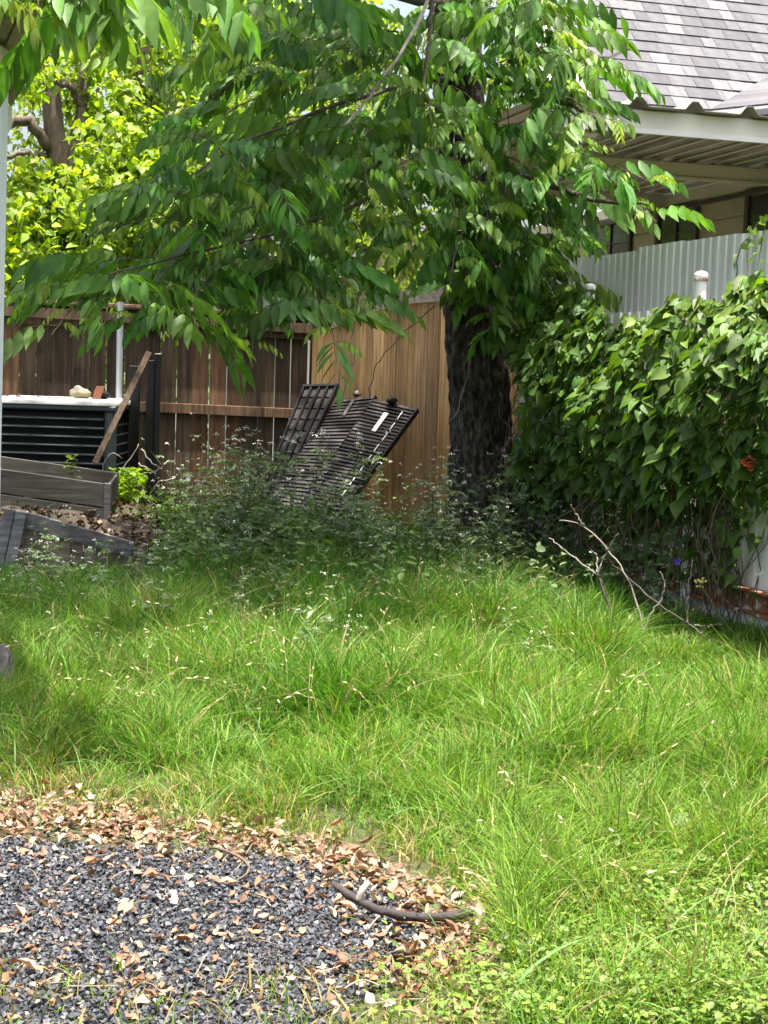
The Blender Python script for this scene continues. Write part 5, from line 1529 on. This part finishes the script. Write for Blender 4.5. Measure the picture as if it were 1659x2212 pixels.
# ------------------------------------------------------------------ weeds with white umbels
def weed_mesh(seed, h, col, nb=5, flowers=True, leafy=1.0):
    rg = np.random.default_rng(seed)
    stem, lf_, fl_ = MB(), MB(), MB()
    def fern(p0, d, L):
        d = d / np.linalg.norm(d)
        up = np.array([0, 0, 1.0])
        side = np.cross(d, up); side /= np.linalg.norm(side) + 1e-6
        for i in range(9):
            t = 0.2 + 0.8 * i / 8
            q = p0 + d * L * t - up * 0.25 * L * t * t
            for s_ in (-1, 1):
                dd_ = d * 0.6 + side * s_ * 0.9 + up * rg.normal(0, 0.35)
                ll = L * 0.42 * (1.15 - t) * rg.uniform(0.7, 1.2) + 0.008
                M = frame(dd_, up + rg.normal(0, 0.4, 3))
                V, T, C = leafshape(ll, [(0.5, 0.17)], 0.2, 0.25, 0)
                lf_.add(V @ M[:3, :3].T + q, T, np.array(col) * rg.uniform(0.75, 1.3))
    def umbel(q, r):
        for k in range(9):
            a, b = rg.uniform(0, 6.28), r * math.sqrt(rg.random())
            c = q + np.array([math.cos(a) * b, math.sin(a) * b, 0.012 - b * 0.25 + rg.normal(0, 0.004)])
            s_ = rg.uniform(0.003, 0.0055)
            V = np.array([c + s_ * np.array([math.cos(x), math.sin(x), 0.35 * rg.normal()]) for x in np.linspace(0, 6.28, 6)[:-1]] + [c + np.array([0, 0, 0.002])])
            fl_.add(V, np.array([[i, (i + 1) % 5, 5] for i in range(5)]), np.array([0.80, 0.80, 0.76]) * rg.uniform(0.8, 1.1))
    lx, ly = rg.normal(0, 0.12, 2)
    P = smooth_path([(0, 0, 0), (lx * 0.3 * h, ly * 0.3 * h, h * 0.5), (lx * h * 2, ly * h * 2, h)], 9)
    V, Fs2 = tube(P, np.linspace(0.0035, 0.0014, 9), 4, cap=False); stem.add(V, Fs2, (1, 1, 1))
    if flowers: umbel(P[-1], 0.022)
    for k in range(nb):
        t = 0.25 + 0.65 * k / nb
        q = P[int(t * 8)]
        a = rg.uniform(0, 6.28)
        d = np.array([math.cos(a), math.sin(a), rg.uniform(0.5, 1.3)]); L = h * rg.uniform(0.22, 0.40)
        e_ = q + d / np.linalg.norm(d) * L
        Pb = smooth_path([q, (q + e_) / 2 + np.array([0, 0, -0.01]), e_], 5)
        V, Fs2 = tube(Pb, np.linspace(0.002, 0.001, 5), 3, cap=False); stem.add(V, Fs2, (1, 1, 1))
        if flowers and rg.random() < 0.85: umbel(e_, rg.uniform(0.012, 0.024))
        if rg.random() < leafy: fern(q, np.array([math.cos(a + 1), math.sin(a + 1), rg.uniform(0.1, 0.7)]), rg.uniform(0.08, 0.17))
        if rg.random() < leafy: fern(Pb[2], np.array([math.cos(a - 1), math.sin(a - 1), rg.uniform(0, 0.6)]), rg.uniform(0.05, 0.11))
    for k in range(int(6 * leafy)):
        a = rg.uniform(0, 6.28)
        fern(P[int(rg.uniform(0, 4))], np.array([math.cos(a), math.sin(a), rg.uniform(0.2, 0.8)]), rg.uniform(0.10, 0.2))
    out = {}
    for nm, mb_, mt in (('stem', stem, M_weed), ('leaves', lf_, M_weed), ('flowers', fl_, M_petal)):
        if not mb_.V: continue
        V, Fs2, C = mb_.arrays()
        if nm == 'stem': C = C * np.array([0.10, 0.14, 0.06])
        out[nm] = mesh(nm, V, Fs2, mt, C, True)
    return out
WG = [weed_mesh(s, 0.74, (0.17, 0.235, 0.135), 6) for s in range(5)]
WD = [weed_mesh(20 + s, 0.74, (0.14, 0.225, 0.075), 5, True, 1.0) for s in range(4)]
WS = [weed_mesh(40 + s, 0.40, (0.13, 0.20, 0.085), 5, True, 0.8) for s in range(4)]
def plant(p_, kind, sc, name, label, group, cat='weed'):
    o = bpy.data.objects.new(name, None); COL.objects.link(o)
    o.location = (p_[0], p_[1], p_[2] if len(p_) > 2 else 0); o.rotation_euler = (random.gauss(0, 0.08), random.gauss(0, 0.08), random.uniform(0, 6.28)); o.scale = (sc, sc, sc)
    uq = float(project(np.array([[o.location.x, o.location.y, 0.2]]))[0][0])
    size_ = 'large ' if sc > 0.98 else 'middling ' if sc > 0.78 else 'small '
    spot = {'weeds before the shutters': (('under the board fence side', 540), ('under the middle shutter', 650), ('under the right shutter', 9999)),
            'weeds at the foot of the pecan': (('on its left', 1010), ('before its bark', 1100), ('on its right', 9999)),
            'weeds before the cedar fence': (('near the shutters', 860), ('near the trunk', 9999)),
            'weeds in the lawn': (('on the left', 420), ('in the centre', 830), ('on the right', 9999)),
            'weeds beside the garden bed': (('near its corner boards', 120), ('before its panel boards', 240), ('at its low end', 9999))}.get(group, (('', 9999),))
    where = next(t for t, lim in spot if uq < lim)
    tag(o, (size_ + label + ' ' + where).strip(), cat, group)
    for nm, me in random.choice(kind).items():
        c = link(nm, me, o)
        if nm != 'stem': c['kind'] = 'stuff'
        g = random.uniform(0.8, 1.25); c.color = (g, g, g, 1)
    return o
for k in range(52):
    p_ = gnd(random.uniform(930, 1200), random.uniform(1175, 1275)); 
    plant((p_[0], p_[1]), WG, random.uniform(0.6, 1.15), 'grey_green_weed', 'grey-green white-flowered weed at the pecan trunk,', 'weeds at the foot of the pecan')
for k in range(62):
    p_ = gnd(random.uniform(400, 780), random.uniform(1175, 1265))
    plant((p_[0], p_[1]), WD + WG, random.uniform(0.7, 1.3), 'flowering_weed', 'white-flowered weed before the leaning shutters,', 'weeds before the shutters')
for k in range(36):
    p_ = gnd(random.uniform(740, 980), random.uniform(1185, 1275))
    plant((p_[0], p_[1]), WG + WS, random.uniform(0.5, 0.95), 'flowering_weed', 'white-flowered weed at the cedar fence foot', 'weeds before the cedar fence')
for k in range(15):
    p_ = gnd(random.uniform(-20, 340), random.uniform(1270, 1350))
    plant((p_[0], p_[1]), WS, random.uniform(0.5, 0.85), 'flowering_weed', 'white-flowered weed by the tilted garden bed,', 'weeds beside the garden bed')
for k in range(12):
    p_ = gnd(random.uniform(330, 470), random.uniform(1200, 1290))
    plant((p_[0], p_[1]), WS + WD, random.uniform(0.7, 1.0), 'flowering_weed', 'white-flowered weed between the garden bed and the shutters', 'weeds right of the garden bed')
for k in range(58):
    p_ = gnd(random.uniform(20, 1230), 1265 + 235 * random.random() ** 2)
    plant((p_[0], p_[1]), WS + WG[:2], random.uniform(0.38, 0.72), 'flowering_weed', 'white-flowered weed standing in the open lawn', 'weeds in the lawn')
for k in range(14):
    yy = random.uniform(8.4, 11.0); p_ = np.array([fence_x(yy) - random.uniform(0.1, 0.5), yy])
    plant(p_, WS + WG, random.uniform(0.5, 0.9), 'fence_weed', 'weed growing at the foot of the white panel fence', 'weeds at the white fence')
# weed ground foliage mass by the fences
idx, Ms, Tn = [], [], []
for i in range(10500):
    u, v = random.uniform(330, 1230), random.gauss(1226, 42)
    p_ = gnd(u, v)
    if p_[0] > fence_x(p_[1]) - 0.05 or p_[1] > 12.4: continue
    hgt = 0.12 + 0.42 * float(vnoise(p_[0], p_[1], 0.25))
    M = frame((random.gauss(0, 1), random.gauss(0, 1), random.uniform(-0.4, 0.8)), (random.gauss(0, 0.6), random.gauss(0, 0.6), 1)); M[:3, :3] *= random.uniform(0.025, 0.075); M[:3, 3] = (p_[0], p_[1], random.random() * hgt)
    idx.append(random.choice((1, 1, 1, 0))); Ms.append(M); g = random.uniform(0.6, 1.3)
    Tn.append((np.array([0.15, 0.215, 0.105]) if u > 960 else np.array([0.12, 0.215, 0.055])) * g)
V, T, C = join(CLV, np.array(idx), np.array(Ms), np.array(Tn))
tag(obj('weed_undergrowth', V, T, M_weed, None, C, True), 'tangled green undergrowth along the back fences', 'undergrowth', kind='stuff')
# mulch bits on mound
idx, Ms, Tn = [], [], []
for i in range(3000):
    x_, y_ = random.uniform(-3.4, -1.0), random.uniform(9.75, 11.3)
    z_ = float(moundz(np.array(x_), np.array(y_)))
    idx.append(random.randrange(8)); Ms.append(dry_at(x_, y_, z_ + 0.004, random.uniform(0.025, 0.07))); Tn.append(np.array(random.choice(((0.06, 0.045, 0.035), (0.10, 0.075, 0.055), (0.20, 0.16, 0.12), (0.04, 0.03, 0.025)))) * random.uniform(0.7, 1.3))
V, T, C = join(DL, np.array(idx), np.array(Ms), np.array(Tn))
tag(obj('mulch', V, T, M_dry, None, C, True), 'dead leaf mulch covering the soil heap behind the tilted bed', 'mulch', kind='stuff')
# bright broad-leaved bush by the black posts
bush = empty('leafy_bush', gnd(270, 1200), 'bright yellow-green broad-leaved plant beside the black posts', 'plant')
idx, Ms, Tn = [], [], []
for i in range(330):
    u, v = random.gauss(272, 24), random.uniform(1010, 1110)
    p_ = at(u, v, random.uniform(10.9, 11.5))
    M = frame((random.gauss(0, 1), random.gauss(0, 1), random.uniform(-0.7, 0.2)), (random.gauss(0, 0.4), random.gauss(0, 0.4), 1)); M[:3, :3] *= random.uniform(0.04, 0.09); M[:3, 3] = p_
    idx.append(random.randrange(4)); Ms.append(M); g = random.uniform(0.8, 1.3); Tn.append((0.15 * g, 0.24 * g, 0.03 * g))
for i in range(420):
    u, v = random.uniform(225, 440), random.uniform(1095, 1140)
    p_ = at(u, v, random.uniform(10.6, 11.2))
    M = frame((random.gauss(0, 1), random.gauss(0, 1), random.uniform(-0.7, 0.2)), (random.gauss(0, 0.4), random.gauss(0, 0.4), 1)); M[:3, :3] *= random.uniform(0.03, 0.06); M[:3, 3] = p_
    idx.append(random.randrange(4)); Ms.append(M); g = random.uniform(0.6, 1.2); Tn.append((0.12 * g, 0.18 * g, 0.03 * g))
V, T, C = join(FL, np.array(idx), np.array(Ms), np.array(Tn))
part('foliage', V, T, M_far, bush, C, True)
for k in range(7):
    b = gnd(random.gauss(272, 12), 1200); t = at(random.gauss(272, 26), random.uniform(1010, 1060), 11.2)
    V, Fs2 = tube(smooth_path([b, (b + t) / 2 + rng.normal(0, 0.02, 3), t], 7), 0.004, 4); part('stem', V, Fs2, M_twig, bush)
# bare bent twigs by the posts
bt = empty('bare_twigs', gnd(300, 1190), 'bare pale arching twigs between the black posts and the weeds', 'twigs')
for pl in (((228, 1045), (222, 1010), (240, 980), (262, 990)), ((250, 1035), (275, 1000), (300, 960)), ((305, 970), (330, 1000), (345, 1010)), ((300, 1000), (330, 1018), (350, 1012)), ((210, 1105), (240, 1070), (300, 1030)), ((330, 1060), (345, 1040), (370, 1035)), ((320, 1080), (350, 1100), (390, 1090))):
    P = smooth_path([at(u, v, 11.3) for (u, v) in pl], 9, 0.004)
    V, Fs2 = tube(P, np.linspace(0.006, 0.003, 9), 5); part('twig', V, Fs2, M_pale, bt, smooth=True)
# seedling in the planter
sdl = empty('seedling', at(158, 1045, 10.62), 'small leafy seedling growing in the planter box', 'plant')
for k in range(22):
    t = k / 22
    p_ = at(158 + random.gauss(0, 7), 1040 - t * 62, 10.62)
    V, T, C = CLV[0]
    M = frame((random.gauss(0, 1), random.gauss(0, 1), random.uniform(-0.5, 0.2)), (0, 0, 1)); M[:3, :3] *= random.uniform(0.035, 0.06)
    part('leaf', V @ M[:3, :3].T + p_, T, M_far, sdl, np.tile([[0.10, 0.15, 0.03]], (len(V), 1)) * random.uniform(0.7, 1.3), True)
V, Fs2 = tube([at(158, 1052, 10.62), at(157, 1010, 10.62), at(159, 980, 10.62)], 0.003, 4); part('stem', V, Fs2, M_twig, sdl)

# ------------------------------------------------------------------ dead branch in the grass at right
db = empty('dead_branch', gnd(1370, 1455), 'bare forked dead branch standing in the grass by the fence', 'branch')
def tw3(pl, r0, r1, mat=None, Y=None):
    mat = mat or M_gb
    P = smooth_path([at(*q) for q in pl], 24, 0.0028)
    V, Fs2 = tube(P, np.linspace(r0, r1, 24) * 0.85 * rng.uniform(0.82, 1.2, 24), 7)
    part('twig', V, Fs2, mat, db, smooth=True)
M_gb = wood_mat('grey_twig', [(0.3, (0.13, 0.11, 0.095)), (0.7, (0.30, 0.265, 0.23))], (6, 6, 6), 7, 0.85, 0.1, 0.6)
M_dkt = wood_mat('dark_twig', [(0.3, (0.04, 0.033, 0.028)), (0.7, (0.12, 0.10, 0.09))], (6, 6, 6), 5, 0.85, 0.1, 0.5)
Yb = 7.5
tw3([(1385, 1458, Yb), (1352, 1440, Yb), (1342, 1380, Yb), (1322, 1330, Yb + 0.05), (1298, 1260, Yb + 0.1), (1288, 1240, Yb + 0.1)], 0.011, 0.008, M_dkt)
tw3([(1290, 1240, Yb + 0.1), (1270, 1228, Yb + 0.12), (1222, 1190, Yb + 0.2), (1188, 1164, Yb + 0.3)], 0.007, 0.003)
tw3([(1290, 1242, Yb + 0.1), (1308, 1200, Yb + 0.1), (1322, 1172, Yb + 0.05), (1336, 1152, Yb)], 0.006, 0.003)
tw3([(1288, 1236, Yb + 0.1), (1290, 1205, Yb + 0.15), (1276, 1188, Yb + 0.15)], 0.005, 0.003)
tw3([(1415, 1420, 7.7), (1390, 1360, 7.7), (1375, 1300, 7.75), (1352, 1240, 7.8), (1315, 1190, 7.85), (1262, 1138, 7.9), (1208, 1120, 7.95)], 0.008, 0.003)
tw3([(1262, 1138, 7.9), (1250, 1118, 7.9), (1232, 1090, 7.9)], 0.004, 0.003)
tw3([(1600, 1495, 7.3), (1590, 1460, 7.4), (1560, 1410, 7.5), (1490, 1350, 7.6), (1410, 1295, 7.7), (1350, 1240, 7.8), (1322, 1218, 7.8)], 0.011, 0.004, M_dkt)
tw3([(1470, 1410, 7.5), (1500, 1392, 7.55), (1518, 1362, 7.6)], 0.006, 0.003)
tw3([(1485, 1345, 7.6), (1487, 1280, 7.6), (1495, 1220, 7.6)], 0.005, 0.003)
tw3([(1385, 1380, 7.6), (1405, 1330, 7.6), (1430, 1290, 7.6), (1436, 1260, 7.6), (1425, 1235, 7.6)], 0.006, 0.004)
tw3([(1500, 1350, 7.6), (1530, 1352, 7.6), (1560, 1348, 7.6)], 0.004, 0.002)

# blue flower, yellow umbel, dandelion clock, blue bud
def flower5(name, c, r, col, label, stem_to, cat='flower', np_=5):
    e = empty(name, c, label, cat)
    for k in range(np_):
        a = 2 * math.pi * k / np_ + 0.3
        d = np.array([math.cos(a), -0.35, math.sin(a)])
        V, T, C = leafshape(r, [(0.3, 0.2), (0.7, 0.36)], 0.2, 0.15)
        M = frame(d, (0, -1, 0.3))
        part('petal', V @ M[:3, :3].T + c, T, M_petal, e, np.tile([col], (len(V), 1)), True)
    P = smooth_path([stem_to, (stem_to + c) / 2 + rng.normal(0, 0.01, 3), c + np.array([0, 0.004, 0])], 8)
    V, Fs2 = tube(P, 0.0025, 5); part('stem', V, Fs2, M_weed, e, np.tile([[0.09, 0.15, 0.05]], (len(V), 1)))
    for k in range(5):
        q = P[1 + k]
        V, T, C = leafshape(0.07, [(0.4, 0.12), (0.75, 0.09)], 0.3, 0.3)
        M = frame((random.gauss(0, 1), random.gauss(0, 1), 0.4), (0, 0, 1)); part('leaf', V @ M[:3, :3].T + q, T, M_weed, e, np.tile([[0.09, 0.16, 0.04]], (len(V), 1)), True)
c = at(1463, 1213, 8.4); flower5('blue_flower', c, 0.024, (0.16, 0.09, 0.62), 'violet-blue flower on a stem by the white fence', np.array([c[0] + 0.02, 8.4, 0.0]))
c = at(962, 1033, 11.0); flower5('blue_flower', c, 0.016, (0.20, 0.16, 0.60), 'tiny violet flower against the cedar fence', np.array([c[0] + 0.03, 11.0, 0.2]))
c = at(1120, 1270, 9.6); flower5('white_flower', c, 0.026, (0.80, 0.80, 0.78), 'white flower in the grass below the pecan trunk', np.array([c[0], 9.6, 0.0]), np_=7)
c = at(1065, 1357, 8.3); flower5('white_flower', c, 0.022, (0.80, 0.80, 0.78), 'white flower in the middle of the lawn, nearer than the other', np.array([c[0], 8.3, 0.0]), np_=7)
c = at(1640, 1237, 7.9); flower5('white_flower', c, 0.026, (0.82, 0.82, 0.82), 'white flower in front of the rusty white fence panel', np.array([c[0], 7.9, 0.0]), np_=4)
for (u, v, lab) in ((1130, 825, 'upper white blossom on the vine beside the trunk'), (1128, 862, 'lower white blossom on the vine beside the trunk')):
    c = hit(u, v, FP + FN * 0.42, FN); flower5('white_blossom', c, 0.032, (0.80, 0.82, 0.86), lab, c + np.array([0.05, 0.1, -0.1]))
e = empty('yellow_umbel', at(1510, 1258, 7.7), 'pale yellow flower head on a tall slanting stem by the fence', 'flower')
c = at(1510, 1258, 7.7)
for k in range(16):
    V, Q = blob(c + rng.normal(0, 1, 3) * np.array([0.016, 0.012, 0.010]), 0.007, 4, 6, 0.2, seed=k); part('floret', V, Q, M_petal, e, np.tile([[0.55, 0.50, 0.18]], (len(V), 1)), True)
P = smooth_path([gnd(1640, 1420), at(1570, 1350, 7.6), c], 10); V, Fs2 = tube(P, 0.004, 5); part('stem', V, Fs2, M_weed, e, np.tile([[0.08, 0.12, 0.05]], (len(V), 1)))
dg = gnd(1473, 1830); dc = at(1473, 1780, dg[1])
e = empty('dandelion_clock', (dg[0], dg[1], 0), 'round white dandelion seed head above the grass', 'flower')
mbd = MB()
for k in range(150):
    d = rng.normal(0, 1, 3); d /= np.linalg.norm(d)
    V, Fs2 = tube([dc + d * 0.004, dc + d * 0.019], 0.0003, 3, cap=False); mbd.add(V, Fs2, (0.8, 0.8, 0.76))
    for j in range(5):
        d2 = d * 0.006 + rng.normal(0, 0.0045, 3)
        V, Fs2 = tube([dc + d * 0.018, dc + d * 0.018 + d2], 0.00025, 3, cap=False); mbd.add(V, Fs2, (0.85, 0.85, 0.82))
mbd.part('seed_ball', M_petal, e)
V, Q = blob(dc, 0.005, 5, 8, 0.1, seed=1); part('seed_core', V, Q, M_twig, e, smooth=True)
V, Fs2 = tube(smooth_path([(dg[0], dg[1], 0), (dg[0] + 0.005, dg[1], 0.05), dc], 6), 0.0016, 5); part('stem', V, Fs2, M_weed, e, np.tile([[0.12, 0.18, 0.06]], (len(V), 1)))
# white flower cluster at the left edge
c0_ = gnd(20, 1330)
for k in range(5):
    plant((c0_[0] + random.gauss(0, 0.06), c0_[1] + random.gauss(0, 0.06)), WS, 0.55, 'white_flower_cluster', 'white-flowered weed in the clump at the far left edge', 'white clump at the left edge')
